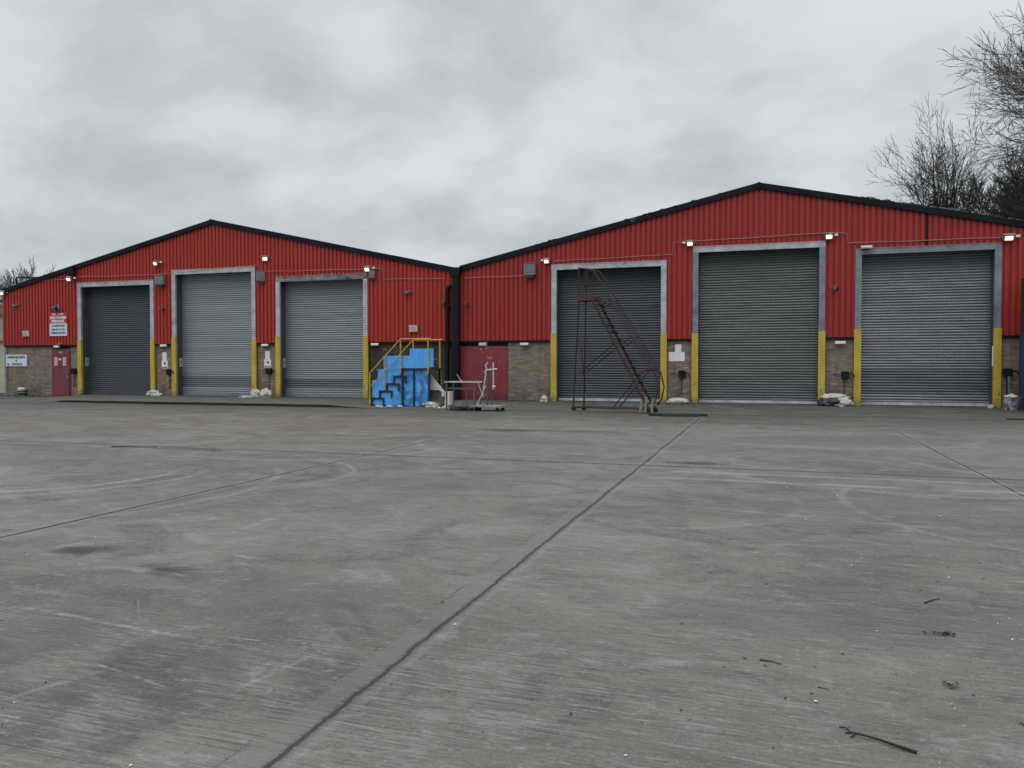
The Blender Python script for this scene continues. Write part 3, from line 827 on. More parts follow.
def make_cctv():
    r = thing('security_camera', 'x', 'camera', (0, 0, 0), 'small security cameras')
    b_ = MB(); b_.cbox((0, -.07, .0), (.09, .03, .12)); b_.tube([(0, -.07, 0), (0, -.18, .03)], .018); b_.build('bracket', M_DARKB, r)
    c = MB(); c.tube([(-.02, -.10, .06), (.03, -.36, -.02)], .052, 10); c.cbox((0, -.24, .075), (.13, .30, .015)); c.build('camera_body', M_GREYB, r)
    l = MB(); l.tube([(.03, -.36, -.02), (.032, -.372, -.024)], .036, 10); l.build('lens', M_DARKB, r)
    return r
c0 = make_cctv()
for i, (loc, lb, rz) in enumerate([((-26.15, 0, 3.90), 'small camera on the red sheets below a square grey lamp', .2),
        ((-13.72, 0, 4.32), 'dark camera high on the red sheets above the blue steps', -.9),
        ((-12.36, -.03, 3.84), 'pale camera just left of the black downpipes', .3),
        ((-11.35, -.03, 3.78), 'pale camera just right of the black downpipes', .1),
        ((2.35, 0, 4.01), 'small camera on the red strip between the green-grey and silver shutters', -.6),
        ((-34.70, 0, 4.28), 'small camera high up above the office sign', -1.0)]):
    if i == 0: c0.location = loc; c0.rotation_euler.z = rz; c0['label'] = lb
    else: dup(c0, loc, lb, rz)

r = thing('floodlight', 'dark unlit floodlight right above the red and white sign', 'floodlight', (-32.28, 0, 4.05))
h = MB(); h.cbox((-32.28, -.28, 4.05), (.30, .16, .24), Matrix.Rotation(R(40), 3, 'X')); h.build('housing', M_DARKB, r, bevel=.01)
h = MB(); h.cbox((-32.28, -.35, 4.0), (.25, .02, .18), Matrix.Rotation(R(40), 3, 'X')); h.build('lamp_glass', M_GLASSD, r)
h = MB(); h.bar((-32.28, -.07, 4.1), (-32.28, -.24, 4.06), .04); h.box((-32.34, -.08, 3.95), (-32.22, -.062, 4.3)); h.build('bracket', M_GALVD, r)
r = thing('floodlight', 'small unlit white floodlight on the lintel of the silver-grey shutter', 'floodlight', (3.22, 0, 5.37))
h = MB(); h.cbox((3.22, -.24, 5.39), (.34, .20, .07), Matrix.Rotation(R(15), 3, 'X')); h.build('housing', M_WHITE, r, bevel=.01)
h = MB(); h.box((3.08, -.28, 5.31), (3.30, -.13, 5.36)); h.build('bracket', M_DARKB, r)

def make_vent():
    r = thing('wall_vent', 'x', 'vent', (0, 0, 0), 'pale boxes on the red sheets')
    h = MB(); h.box((-.17, -.16, -.12), (.17, -.062, .12)); h.box((-.19, -.18, .121), (.19, -.06, .14)); h.build('vent_box', M_WHITE, r, bevel=.01)
    h = MB()
    for k in range(4): h.box((-.15, -.172, -.09 + k * .05), (.15, -.161, -.07 + k * .05))
    h.build('louvre', M_GREYB, r)
    return r
v0 = make_vent(); v0.location = (-34.28, 0, 2.90); v0['label'] = 'pale square vent box on the red sheets above the office sign'
dup(v0, (-13.66, 0, 2.85), 'pale square vent box on the red sheets above the blue steps')

def make_bulkhead():
    r = thing('bulkhead_light', 'x', 'emergency light', (0, 0, 0), 'white bulkhead lights under the cladding')
    h = MB(); h.box((-.18, -.10, -.055), (.18, -.057, .055)); h.build('base', M_GREYB, r)
    h = MB(); h.box((-.17, -.155, -.05), (.17, -.1005, .05)); h.build('diffuser', M_WHITE, r, bevel=.02)
    return r
b0 = make_bulkhead()
for i, (x, z, lb) in enumerate([(-32.36, 2.27, 'white bulkhead light above the dull red personnel door'), (-26.1, 2.27, 'white bulkhead light on the brick pier between the dark and the pale shutters'),
        (-20.71, 2.25, 'white bulkhead light on the brick pier left of the battered-lintel shutter'), (-15.41, 2.24, 'white bulkhead light on the dark wall above the blue steps'),
        (-8.95, 2.20, 'white bulkhead light on the bricks right of the red double door'), (2.43, 2.16, 'white bulkhead light on the pier above the heaped white sacks')]):
    if i == 0: b0.location = (x, 0, z); b0['label'] = lb
    else: dup(b0, (x, 0, z), lb)
r = thing('security_camera', 'small dark camera beside the light over the personnel door', 'camera', (-32.12, 0, 2.42))
h = MB(); h.tube([(-32.12, -.06, 2.42), (-32.12, -.2, 2.40)], .03); h.lathe([(.02, -.09), (.07, -.06), (.075, 0), (.05, .02)], (-32.12, -.22, 2.38), 12); h.build('camera_body', M_GREYB, r)

def make_switch():
    r = thing('isolator_switch', 'x', 'switch box', (0, 0, 0), 'black switch boxes beside the shutters')
    h = MB(); h.box((-.12, -.13, -.13), (.12, .028, .13)); h.build('switch_box', M_BLACK, r, bevel=.015)
    h = MB(); h.tube([(.10, -.08, .03), (.22, -.10, .04), (.27, -.14, .0), (.27, -.14, -.07)], .022, 8); h.build('lever', M_BLACK, r)
    h = MB(); h.tube([(-.02, -.02, -.13), (-.02, -.02, -.75)], .016, 6); h.tube([(-.1, -.02, .02), (-.4, -.02, .05)], .014, 6); h.build('conduit', M_DARKB, r)
    return r
w0 = make_switch()
for i, (x, z, lb) in enumerate([(-31.40, 1.10, 'black switch box on the strip of brick right of the personnel door'), (-25.84, 1.07, 'black switch box left of the pale grey shutter'),
        (-20.56, 1.13, 'black switch box left of the battered-lintel shutter'), (-2.93, 1.06, 'black switch box under the T of white notices'),
        (2.60, 1.04, 'black switch box with a stained drip above the heaped white sacks'), (7.50, 1.15, 'black switch box on the bricks right of the silver-grey shutter')]):
    if i == 0: w0.location = (x, 0, z); w0['label'] = lb
    else: dup(w0, (x, 0, z), lb)

# ------------------------------------------------------------------ signs and notices
r = thing('sign', 'white sign reading warehouse office and goods in on brick', 'sign', (-35.03, 0, 1.6))
h = MB(); h.box((-35.70, -.02, 1.33), (-34.37, .028, 1.89)); h.build('board', M_SIGNB, r)
lettering('WAREHOUSE OFFICE', .150, M_INK, r, (-35.03, -.023, 1.76), sx=.80)
lettering('&', .14, M_INK, r, (-35.03, -.023, 1.60), bold=.008)
lettering('GOODS IN', .150, M_INK, r, (-34.98, -.023, 1.43), sx=.9)
h = MB(); h.prism([(-35.64, 1.43), (-35.54, 1.51), (-35.54, 1.45), (-35.40, 1.45), (-35.40, 1.41), (-35.54, 1.41), (-35.54, 1.35)], -.024, -.021); h.build('arrow', M_INK, r)
r = thing('sign', 'red and white sign on the ribbed sheets above the personnel door', 'sign', (-32.27, 0, 2.8))
h = MB(); h.box((-32.80, -.10, 2.78), (-31.74, -.068, 3.38)); h.build('white_panel', M_SIGNB, r)
h = MB(); h.box((-32.82, -.10, 3.382), (-31.73, -.068, 3.88)); h.build('red_panel', M_INKR, r)
lettering('NO  ENTRY', .12, M_PAPER, r, (-32.27, -.103, 3.81), sx=1.1)
lettering('UNAUTHORISED', .165, M_PAPER, r, (-32.27, -.103, 3.65), sx=.80, bold=.008)
lettering('PERSONNEL', .165, M_PAPER, r, (-32.27, -.103, 3.48), sx=.9, bold=.008)
lettering('ALL VISITORS MUST', .12, M_INKB, r, (-32.27, -.103, 3.26), sx=.78)
lettering('REPORT TO THE', .12, M_INKB, r, (-32.27, -.103, 3.08), sx=.9)
lettering('WAREHOUSE OFFICE', .12, M_INKB, r, (-32.27, -.103, 2.92), sx=.78)
r = thing('sign', 'small pale sign over the red double door', 'sign', (-10.68, 0, 2.2))
h = MB(); h.box((-10.86, -.075, 2.15), (-10.50, -.058, 2.28)); h.build('plate', mat('pale_green_plate', (.30, .36, .32), .5, .1, 4), r)
lettering('EXIT', .11, M_PAPER, r, (-10.68, -.078, 2.215), bold=.008)
r = thing('sign', 'small pale plate at the top of the personnel door', 'sign', (-32.24, 0, 1.98))
h = MB(); h.box((-32.38, -.038, 1.955), (-32.08, -.0315, 2.045)); h.build('plate', mat('faded_pink_plate', (.40, .22, .21), .6, .2, 9), r)
for x, w_, lb in ((-32.50, .20, 'pale notice on the left half of the personnel door'), (-31.98, .20, 'pale notice on the right half of the personnel door')):
    r = thing('notice', lb, 'notice', (x, 0, 1.58), 'notices on the personnel door')
    h = MB(); h.box((x - w_ / 2, -.036, 1.36), (x + w_ / 2, -.0315, 1.76)); h.build('sheet', mat('pink_white_notice', (.55, .42, .43), .6, .1, 5), r)
    h = MB()
    for k in range(4): h.box((x - .06, -.038, 1.45 + k * .07), (x + .06, -.0365, 1.47 + k * .07))
    h.build('print', M_INKR, r)
h = MB(); h.box((-32.33, -.036, 1.62), (-32.18, -.0315, 1.70)); tag(h.build('notice', M_PAPER), 'tiny white notice between the two on the personnel door', 'notice', 'notices on the personnel door')
def pier_notice(x, dz, lb1, lb2):
    h = MB(); h.box((x - .12, .018, 1.60 + dz), (x + .11, .028, 1.97 + dz)); o = h.build('notice', M_PAPER); tag(o, lb1, 'notice', 'white notices on the brick piers')
    r = thing('notice', lb2, 'notice', (x, 0, 1.3 + dz), 'white notices on the brick piers')
    h = MB(); h.box((x - .17, .014, 1.22 + dz), (x + .17, .0275, 1.597 + dz)); h.build('sheet', M_PAPER, r)
    h = MB(); h.box((x - .15, .010, 1.24 + dz), (x + .15, .0135, 1.30 + dz)); h.build('red_band', M_INKR, r)
    h = MB(); h.tube([(x + .02, .0135, 1.46 + dz), (x + .02, .010, 1.46 + dz)], .055, 12); h.bar((x - .06, .012, 1.51 + dz), (x + .0, .012, 1.44 + dz), .02, .003); h.build('symbol', M_INK, r)
pier_notice(-26.16, 0, 'upper white notice on the pier between dark and pale shutters', 'lower white notice with red foot between dark and pale shutters')
pier_notice(-20.67, .04, 'upper white notice on the pier left of the battered-lintel shutter', 'lower white notice with red foot left of the battered-lintel shutter')
h = MB(); h.box((-3.42, .016, 1.53), (-2.84, .028, 1.865)); tag(h.build('notice', M_PAPER), 'wide white notice forming the foot of the upturned T', 'notice')
h = MB(); h.box((-3.19, .016, 1.869), (-2.96, .028, 2.15)); tag(h.build('notice', M_PAPER), 'narrow white notice standing on the wide one above a switch box', 'notice')
for x0, y_, z0, lb in ((-31.10, .14, 1.55, 'grey notice in the reveal of the dark shutter beside the personnel door'), (-25.65, .14, 1.50, 'grey notice in the reveal of the pale grey shutter'), (-20.18, .14, 1.48, 'grey notice in the reveal of the battered-lintel shutter')):
    r = thing('notice', lb, 'notice', (x0 + .21, y_, z0), 'notices in the shutter reveals')
    h = MB(); h.box((x0 + .206, y_, z0 - .2), (x0 + .212, y_ + .26, z0 + .2)); h.build('sheet', mat('grey_notice', (.36, .38, .39), .6, .1, 5), r)
    h = MB(); h.box((x0 + .2125, y_ + .10, z0 - .02), (x0 + .214, y_ + .17, z0 + .07)); h.build('print', M_POST, r)
h = MB(); h.box((7.03, -.125, 1.35), (7.065, -.1005, 2.0)); tag(h.build('notice', M_WHITE), 'narrow white strip on the yellow post of the silver shutter', 'notice')

before = set(bpy.data.objects)
# ------------------------------------------------------------------ blue access steps
r = thing('access_steps', 'blue panelled access steps with yellow handrails by the dark wall', 'steps', (-13.1, -2.1, -.06))
yf, yb = -2.55, -1.65
zb = -.07
pan = MB(); pan.prism([(-14.25, zb + .02), (-14.25, .86), (-14.02, .86), (-14.02, 1.26), (-13.76, 1.26), (-13.76, 1.74), (-12.76, 1.74), (-12.76, 1.99), (-11.86, 1.99), (-11.86, 1.34), (-12.0, 1.34), (-12.0, zb + .02)], yf, yf + .02)
pan.build('side_panel', M_BLUE, r)
fx = MB()
step_x = [-14.28, -13.96, -13.68, -13.40, -13.10]; step_z = [.24, .50, .76, 1.03, 1.30]
for i in range(5):
    x0 = step_x[i]; z1 = step_z[i]; z0 = zb if i == 0 else step_z[i - 1]
    fx.box((x0, yf - .05, z0), (x0 + .06, yf - .003, z1))
    x1 = x0 + .52 if i < 4 else -11.86
    fx.box((x0, yf - .055, z1 - .065), (x1, yf - .002, z1))
    if i < 4: fx.box((x1 - .055, yf - .048, z1 - .27), (x1, yf - .004, z1 - .066))
fx.box((-14.28, yf - .05, zb), (-13.7, yf - .003, zb + .05))
fx.build('stringer', M_BLACKST, r)
for q0, q1, w0, w1 in ((-13.07, -13.0, yf - .051, yf - .003), (-12.04, -11.97, yf - .051, yf - .003), (-12.62, -12.56, yf - .046, yf - .003), (-13.07, -13.0, yb, yb + .05), (-12.04, -11.97, yb, yb + .05)):
    lg = MB(); lg.box((q0, w0, zb), (q1, w1, 1.25)); lg.build('leg', M_BLACKST, r)
tr = MB()
for i in range(5):
    x0 = step_x[i]; x1 = step_x[i + 1] + .05 if i < 4 else -11.86
    tr.box((x0, yf + .021, step_z[i] - .04), (x1, yb, step_z[i]))
    tr.box((x0 + .01, yf + .022, zb if i == 0 else step_z[i - 1]), (x0 + .025, yb, step_z[i] - .041))
tr.build('treads', M_BLACKST, r)
def rail(y):
    k = MB()
    for xx, z0 in ((-13.08, 1.30), (-12.02, 1.30)):
        k.tube([(xx, y, z0 - .2), (xx, y, 2.33)], .026)
    k.tube([(-14.30, y, zb), (-14.30, y, 1.12), (-13.08, y, 2.33), (-11.92, y, 2.33)], .024)
    k.tube([(-13.72, y, .5), (-13.72, y, 1.72)], .024)
    k.tube([(-14.28, y, .62), (-13.08, y, 1.80)], .016)
    return k
rail(yf - .085).build('handrail', M_YRAIL, r)
k = rail(yb + .075); k.tube([(-11.99, yb + .075, zb), (-11.99, yb + .075, 1.2)], .026); k.build('handrail', M_YRAIL, r)

shift(before, (0.72, -1.35, -0.02))

before = set(bpy.data.objects)
# scrap leaning by the steps
r = thing('leaning_board', 'cream triangular board propped against the blue steps', 'board', (-11.7, -2.4, -.07))
h = MB(); h.prism([(-11.93, 1.06), (-11.90, 1.12), (-11.32, .48), (-11.32, .30), (-11.42, .30), (-11.42, .44), (-11.5, .52), (-11.91, .52), (-11.91, -.06), (-11.97, -.06), (-11.97, 1.06)], -2.46, -2.42); h.build('board', M_CREAM, r)
r = thing('scrap_panel', 'grey-green scrap panel behind the cream triangular board', 'scrap', (-11.65, -2.3, -.07))
h = MB(); h.cbox((-11.66, -2.33, .24), (.52, .05, .62), Matrix.Rotation(R(-8), 3, 'X')); h.build('panel', M_GREENJ, r)
h = MB(); h.lump((-11.62, -2.50, -.09), (.20, .08, .16), 3, .6, 2, 2.5); h.build('torn_wrapping', M_GREENJ, r)
r = tag(MB().box((-11.29, -2.5, -.06), (-11.10, -2.15, .47)).build('board_offcut', M_CREAM, bevel=.01), 'pale upright offcut between the triangular board and the metal frame', 'board')
h = MB(); h.lump((-11.72, -2.72, -.10), (.24, .16, .14), 8, .7, 3, 2.2); tag(h.build('plastic_sheet', M_SACK), 'crumpled white plastic sheet on the ground below the triangular board', 'plastic sheet')
rnd = random.Random(11)
for i, (x, y) in enumerate([(-13.75, -2.85), (-13.3, -2.8), (-12.9, -2.78), (-13.55, -2.95), (-11.1, -2.9), (-11.25, -3.1)]):
    h = MB(); h.lump((x, y, -.10), (rnd.uniform(.07, .14), .05, rnd.uniform(.03, .06)), i + 20, .6, 2, 2)
    tag(h.build('paper_scrap', M_BIT), 'scrap of white rubbish at the foot of the blue steps' if i < 4 else 'scrap of white rubbish at the foot of the metal frame', 'rubbish', 'white scraps by the blue steps' if i < 4 else 'white scraps by the metal frame')

shift(before, (0.5, -1.2, -0.02))

before = set(bpy.data.objects)
# metal frame table
r = thing('metal_table', 'grey tubular table frame in front of the red double door', 'frame', (-10.6, -2.4, -.07))
y0, y1 = -2.65, -2.05
for xx in (-11.12, -10.15):
    for yy in (y0, y1):
        h = MB(); h.bar((xx, yy, -.085), (xx, yy, .84), .045); h.build('leg', M_GREYTUBE, r)
h = MB()
for yy in (y0, y1):
    h.bar((-11.15, yy, .64), (-10.12, yy, .64), .035); h.bar((-11.12, yy, .06), (-10.15, yy, .06), .035)
for xx in (-11.12, -10.15): h.bar((xx, y0, .06), (xx, y1, .06), .035); h.bar((xx, y0, .64), (xx, y1, .64), .035)
h.bar((-10.42, y0, .06), (-10.42, y0, .64), .025)
h.build('rails', M_GREYTUBE, r)
h = MB(); h.bar((-11.20, y0, .86), (-9.88, y0, .86), .05, .035); h.bar((-11.18, y1, .86), (-10.1, y1, .86), .05, .035); h.bar((-11.12, y0, .86), (-11.12, y1, .86), .05, .03); h.bar((-10.15, y0, .86), (-10.15, y1, .86), .05, .03); h.build('top_rail', M_ALU, r)
for pts, lb in (([(-10.05, -2.7, .90), (-10.0, -2.66, .80), (-9.85, -2.62, .35)], 'thin pale strip hanging off the end of the metal frame'), ([(-10.75, -2.66, 1.12), (-10.66, -2.6, .93), (-10.6, -2.6, .885)], 'bent wire standing up from the top of the metal frame')):
    h = MB(); h.tube(pts, .014, 6); tag(h.build('wire', M_ALU), lb, 'wire')
h = MB(); h.lump((-10.75, -2.40, -.10), (.34, .22, .20), 5, .35, 3); h.lump((-10.35, -2.35, -.1), (.24, .2, .12), 9, .35, 3); tag(h.build('tarpaulin', M_TARP, smooth=True), 'bundled blue-grey tarpaulin lying under the metal frame', 'tarpaulin')

shift(before, (1.13, -2.8, -0.025))

before = set(bpy.data.objects)
# platform trolley with poles
r = thing('platform_trolley', 'low grey-green platform trolley with pale upright poles', 'trolley', (-9.6, -2.6, -.07))
h = MB(); h.box((-10.12, -2.95, .055), (-9.10, -2.30, .10)); h.box((-10.14, -2.97, .03), (-10.08, -2.28, .105)); h.box((-9.14, -2.97, .03), (-9.07, -2.28, .105)); h.build('deck', mat('grey_green_deck', (.22, .27, .24), .6, .3, 4, 0, (.08, .08, .07), .5, 5), r)
for xx in (-10.02, -9.20):
    for yy in (-2.88, -2.38):
        h = MB(); h.tube([(xx, yy - .02, -.01), (xx, yy + .02, -.01)], .065, 12); h.box((xx - .02, yy - .03, 0), (xx + .02, yy + .03, .055)); h.build('castor', M_TYRE, r)
def pole(name, pts, rad, m):
    k = MB(); k.tube(pts, rad, 8); k.build(name, m, r)
pole('post', [(-9.66, -2.6, .10), (-9.63, -2.6, 1.30)], .035, M_GREYTUBE); pole('post', [(-9.52, -2.55, .10), (-9.50, -2.55, 1.30)], .022, M_GREYTUBE)
pole('pale_pole', [(-9.80, -2.64, .42), (-9.67, -2.64, 1.32), (-9.70, -2.64, 1.40), (-9.62, -2.64, 1.49)], .026, M_ALU); pole('pale_pole', [(-9.44, -2.62, .62), (-9.44, -2.62, 1.50)], .028, M_ALU)
pole('cross_arm', [(-9.75, -2.65, 1.18), (-9.62, -2.65, 1.26), (-9.30, -2.65, 1.29)], .024, M_ALU); pole('clamp', [(-9.47, -2.63, .72), (-9.36, -2.63, .72)], .03, M_ALU)
pole('strut', [(-9.98, -2.7, .10), (-9.70, -2.62, .75)], .018, M_ALU)

shift(before, (0.98, -2.55, -0.03))

# ------------------------------------------------------------------ rusty mobile ladder
r = thing('mobile_ladder', 'tall rusty red mobile ladder with platform before the dark shutter', 'ladder', (-4.5, -4.7, -.09))
yA, yB = -4.94, -4.46
G0 = -.085
def lt(name, rad, *paths, m=None):
    k = MB()
    for pts in paths: k.tube(pts, rad * 1.05, 6)
    return k.build(name, m or M_RUST, r)
for y, dx_ in ((yA, -.13), (yB, .02)):
    P = lambda *q: [(x, y, z) for x, z in q]
    lt('stringer', .042, P((-5.24, 3.46), (-3.42, .10), (-3.32, G0 + .1)))
    lt('rear_post', .028, [(-5.78 + dx_ * .9, y, G0 + .10), (-5.70, y, 3.55), (-5.72, y, 4.50)])
    lt('handrail', .021, P((-5.72, 4.50), (-5.33, 4.44), (-5.20, 4.38), (-4.92, 3.94), (-4.62, 3.45), (-3.20, 1.18), (-3.08, .72), (-3.16, .33), (-3.30, .14)))
    lt('guard_rail', .016, P((-5.42, 3.7), (-5.42, 4.40), (-5.24, 4.36), (-5.00, 3.98), (-5.72, 3.98)))
    lt('knee_rail', .013, P((-4.68, 3.40), (-3.32, 1.20)))
    lt('rail_strut', .016, P((-5.18, 3.18), (-4.60, 3.47)))
    lt('rail_strut', .016, P((-4.30, 2.0), (-3.90, 2.30)))
    lt('base_bar', .026, P((-5.80, G0 + .12), (-3.30, G0 + .12)))
    lt('brace', .018, P((-5.66, 1.15), (-4.45, 2.10)))
    lt('brace', .018, P((-4.55, G0 + .12), (-3.75, 1.0), (-3.55, 1.22), (-3.28, 1.26)))
n = 15
for i in range(n):
    f = (i + .6) / n; x = -5.24 + f * 1.82; z = 3.46 - f * 3.36
    th = MB(); th.cbox((x + .02, (yA + yB) / 2, z), (.17, yB - yA, .02)); th.build('tread', M_RUST, r)
pl = MB(); pl.box((-5.70, yA - .03, 3.46), (-5.22, yB + .03, 3.49)); pl.box((-5.72, yA - .05, 3.44), (-5.20, yA - .029, 3.64)); pl.box((-5.72, yB + .029, 3.44), (-5.20, yB + .05, 3.64)); pl.box((-5.74, yA - .03, 3.44), (-5.70, yB + .03, 3.66))
pl.build('platform', M_RUSTP, r)
lt('cross_bar', .02, [(-5.72, yA, 4.50), (-5.72, yB, 4.50)]); lt('cross_bar', .016, [(-5.72, yA, 3.98), (-5.72, yB, 3.98)])
for x in (-5.78, -5.66, -3.42): lt('cross_bar', .024, [(x, yA, G0 + .12), (x, yB, G0 + .12)])
lt('cross_brace', .015, [(-5.7, yA, .5), (-5.62, yB, 1.9)]); lt('cross_brace', .015, [(-5.7, yB, .5), (-5.62, yA, 1.9)])
for x in (-5.88, -3.36):
    for y in (yA, yB):
        xx = x + (.12 if y == yB and x < -4 else 0)
        h = MB(); h.tube([(xx, y - .025, G0 + .075), (xx, y + .025, G0 + .075)], .078, 14); h.build('wheel', M_TYRE, r)
M_FEET = mat('worn_grey_feet', (.22, .21, .19), .7, .4, 9, 0, (.06, .04, .03), .5, 9)
for k, (x, y, z1) in enumerate([(-3.62, yA - .05, .34), (-3.46, yA - .06, .42), (-3.27, yA - .04, .30), (-3.45, yB, .34)]):
    h = MB(); h.bar((x, y, G0 + .03), (x + .02, y, z1), .07, .03); h.build('foot_plate', M_FEET, r)
r.location.x = -4.47; r.rotation_euler.z = R(-14); r.scale = (1.03, 1, 1)
# dark timbers by the ladder foot
for i, (x0, y0_, x1, y1_, w_, h_, lb) in enumerate([(-3.30, -6.05, -1.62, -5.80, .13, .07, 'longer dark wet timber on the ground right of the ladder foot'), (-2.9, -6.22, -1.85, -6.08, .10, .05, 'shorter dark wet timber lying in front of the longer one')]):
    h = MB(); h.bar((x0, y0_, -.108 + h_ / 2), (x1, y1_, -.108 + h_ / 2), w_, h_); tag(h.build('timber', M_WOOD, bevel=.008), lb, 'timber')
h = MB(); h.bar((6.3, -4.7, -.09), (8.6, -4.9, -.09), .10, .035); tag(h.build('timber', M_WOOD, bevel=.008), 'dark timber on the ground before the blue container', 'timber')

# ------------------------------------------------------------------ sacks and small things by the piers
def sack(lumps, m, label, cat='sack', name='white_sack', group=None):
    h = MB()
    for c, d_, s_ in lumps: h.lump(c, d_, s_, .38, 4, 2.0)
    o = h.build(name, m, smooth=True); tag(o, label, cat, group); return o
sack([((-26.30, -.55, -.02), (0.31, 0.20, 0.17), 1)], M_SACK, 'crumpled white sack at the foot of the yellow post of the dark shutter')
sack([((-25.98, -.62, -.02), (.22, .18, .10), 6)], M_SACK, 'flat white sack lying against the crumpled one by the dark shutter')
sack([((-20.48, -.42, -.02), (0.28, 0.20, 0.24), 2)], M_SACK, 'bulging white sack on the pier left of the battered-lintel shutter')
sack([((-20.95, -.48, -.02), (.22, .18, .24), 7)], M_SACK, 'upright white sack by the yellow post of the pale shutter')
sack([((-21.2, -.75, -.025), (.34, .12, .06), 4)], M_SACK, 'flattened white sack spilling towards the pale shutter')
h = MB(); h.lump((-3.02, -.42, -.01), (.40, .2, .14), 12, .18, 4, 1.6); tag(h.build('white_sack', M_SACK, smooth=True), 'single full white sack lying below the black switch box', 'sack')
sack([((2.26, -.40, .20), (0.39, 0.20, 0.14), 3)], M_SACK, 'topmost white sack of the heap between green-grey and silver shutters')
sack([((2.52, -.60, -.02), (0.29, 0.19, 0.19), 5)], M_SACK, 'lower white sack at the front of the heap beside the yellow post')
sack([((2.10, -.50, -.02), (.36, .26, .20), 9)], M_SACKD, 'black sack squashed under the white sacks of the heap', name='black_sack')
sack([((-8.05, -.45, -.03), (.14, .12, .16), 14)], M_SACK, 'small white bag beside the yellow post of the dark shutter behind the ladder', name='plastic_bag', cat='bag')
sack([((6.95, -.42, -.02), (.09, .08, .08), 15)], M_SACK, 'little white bag at the corner of the silver-grey shutter', name='plastic_bag', cat='bag')
r = thing('rubble_bin', 'battered pale tub of rubble beside the blue container', 'tub', (7.6, -1.6, -.1))
h = MB(); h.lathe([(.19, 0), (.24, .48), (.25, .50), (.22, .50), (.21, .40)], (7.27, -1.4, -.1), 14); h.build('tub', mat('blotched_grey_tub', (.26, .27, .27), .7, .8, 7, 0, (.03, .03, .03), .8, 6), r)
h = MB(); h.lump((7.27, -1.4, .30), (.2, .2, .12), 4, .5, 2, 2); h.build('rubble', M_SACK, r)
h = MB(); h.tube([(7.50, -.35, -.1), (7.48, -.30, 1.02)], .045, 8); tag(h.build('short_post', M_POST), 'thin grey post leaning on the bricks beside the rubble tub', 'post')
# keg on the left
r = thing('metal_keg', 'small silver keg with dark bands by the office wall', 'keg', (-34.1, -.5, -.1))
h = MB(); h.lathe([(.15, 0), (.19, .02), (.20, .06), (.215, .14), (.225, .22), (.215, .32), (.20, .38), (.18, .41), (.05, .42)], (-34.1, -.5, -.1), 18); h.build('keg_body', mat('keg_steel', (.42, .43, .45), .35, .15, 5, .5), r, smooth=True)
h = MB(); h.lathe([(.205, .06), (.224, .15), (.222, .16), (.203, .06)], (-34.1, -.5, -.1), 18); h.lathe([(.226, .20), (.227, .27), (.224, .27), (.224, .2)], (-34.1, -.5, -.1), 18); h.build('keg_band', M_TYRE, r)

# ------------------------------------------------------------------ containers on the right
def container(name, label, x0, x1, y0, y1, z0, z1, m):
    r = thing(name, label, 'container', ((x0 + x1) / 2, (y0 + y1) / 2, z0))
    c = MB(); n = int((y1 - y0) / .14)
    for xx, s_ in ((x0, 1), (x1, -1)):
        pts = []
        for k in range(n + 1):
            y = y0 + .08 + (y1 - y0 - .16) * k / n
            pts.append((xx + (.0 if k % 4 in (0, 1) else .035) * s_, y))
        for (xa_, ya), (xb, yb) in zip(pts, pts[1:]): c.quad((xa_, ya, z0 + .1), (xb, yb, z0 + .1), (xb, yb, z1 - .08), (xa_, ya, z1 - .08))
    n = int((x1 - x0) / .14)
    for yy, s_ in ((y0, 1), (y1, -1)):
        pts = [(x0 + .08 + (x1 - x0 - .16) * k / n, yy + (.0 if k % 4 in (0, 1) else .035) * s_) for k in range(n + 1)]
        for (xa_, ya), (xb, yb) in zip(pts, pts[1:]): c.quad((xa_, ya, z0 + .1), (xb, yb, z0 + .1), (xb, yb, z1 - .08), (xa_, ya, z1 - .08))
    c.build('ribbed_side', m, r)
    f = MB()
    for xx in (x0, x1 - .1):
        for yy in (y0, y1 - .1): f.box((xx, yy, z0), (xx + .1, yy + .1, z1))
    for z_ in (z0 + .003, z1 - .103):
        f.box((x0 + .1, y0 + .003, z_), (x1 - .1, y0 + .097, z_ + .1)); f.box((x0 + .1, y1 - .097, z_), (x1 - .1, y1 - .003, z_ + .1))
        f.box((x0 + .003, y0 + .1, z_), (x0 + .097, y1 - .1, z_ + .1)); f.box((x1 - .097, y0 + .1, z_), (x1 - .003, y1 - .1, z_ + .1))
    f.build('corner_frame', m, r)
    q = MB(); q.box((x0 + .05, y0 + .05, z1 - .06), (x1 - .05, y1 - .05, z1 - .03)); q.build('container_roof', m, r)
    return r
container('steel_container', 'blue steel container beside the silver shutter wall', 7.665, 10.6, -3.1, -.62, -.108, 2.42, M_BLUEC)
container('steel_container', 'dark green container stacked on the blue one', 7.69, 10.6, -3.08, -.64, 2.422, 4.12, M_GREENC)

# ------------------------------------------------------------------ neighbour building beyond the left end
r = thing('pale_building', 'pale rendered building beyond the office end of the red warehouse', 'building', (-44, 6, -.1))
h = MB(); h.box((-52, 3.0, -.13), (-39.45, 12, 2.7)); h.build('wall', M_CREAMW, r)
h = MB(); h.box((-52.2, 2.8, 2.702), (-39.3, 12.2, 2.85)); h.build('flat_roof', M_GREYW, r)
r = thing('sheet_shed', 'grey sheet shed standing behind the pale building', 'shed', (-48, 18, -.1))
h = MB(); h.box((-62, 13, -.13), (-46, 24, 4.9)); h.build('wall', M_GREYW, r)
h = MB(); h.prism([(-62.3, 4.9), (-45.8, 4.9), (-54, 6.0)], 12.8, 24.2); h.build('roof', M_ROOF, r)
for k, z_ in enumerate((3.1, 3.7)):
    h = MB(); h.box((-47.6, 12.95, z_), (-46.2, 12.999, z_ + .35)); h.build('window', M_WHITE, r)
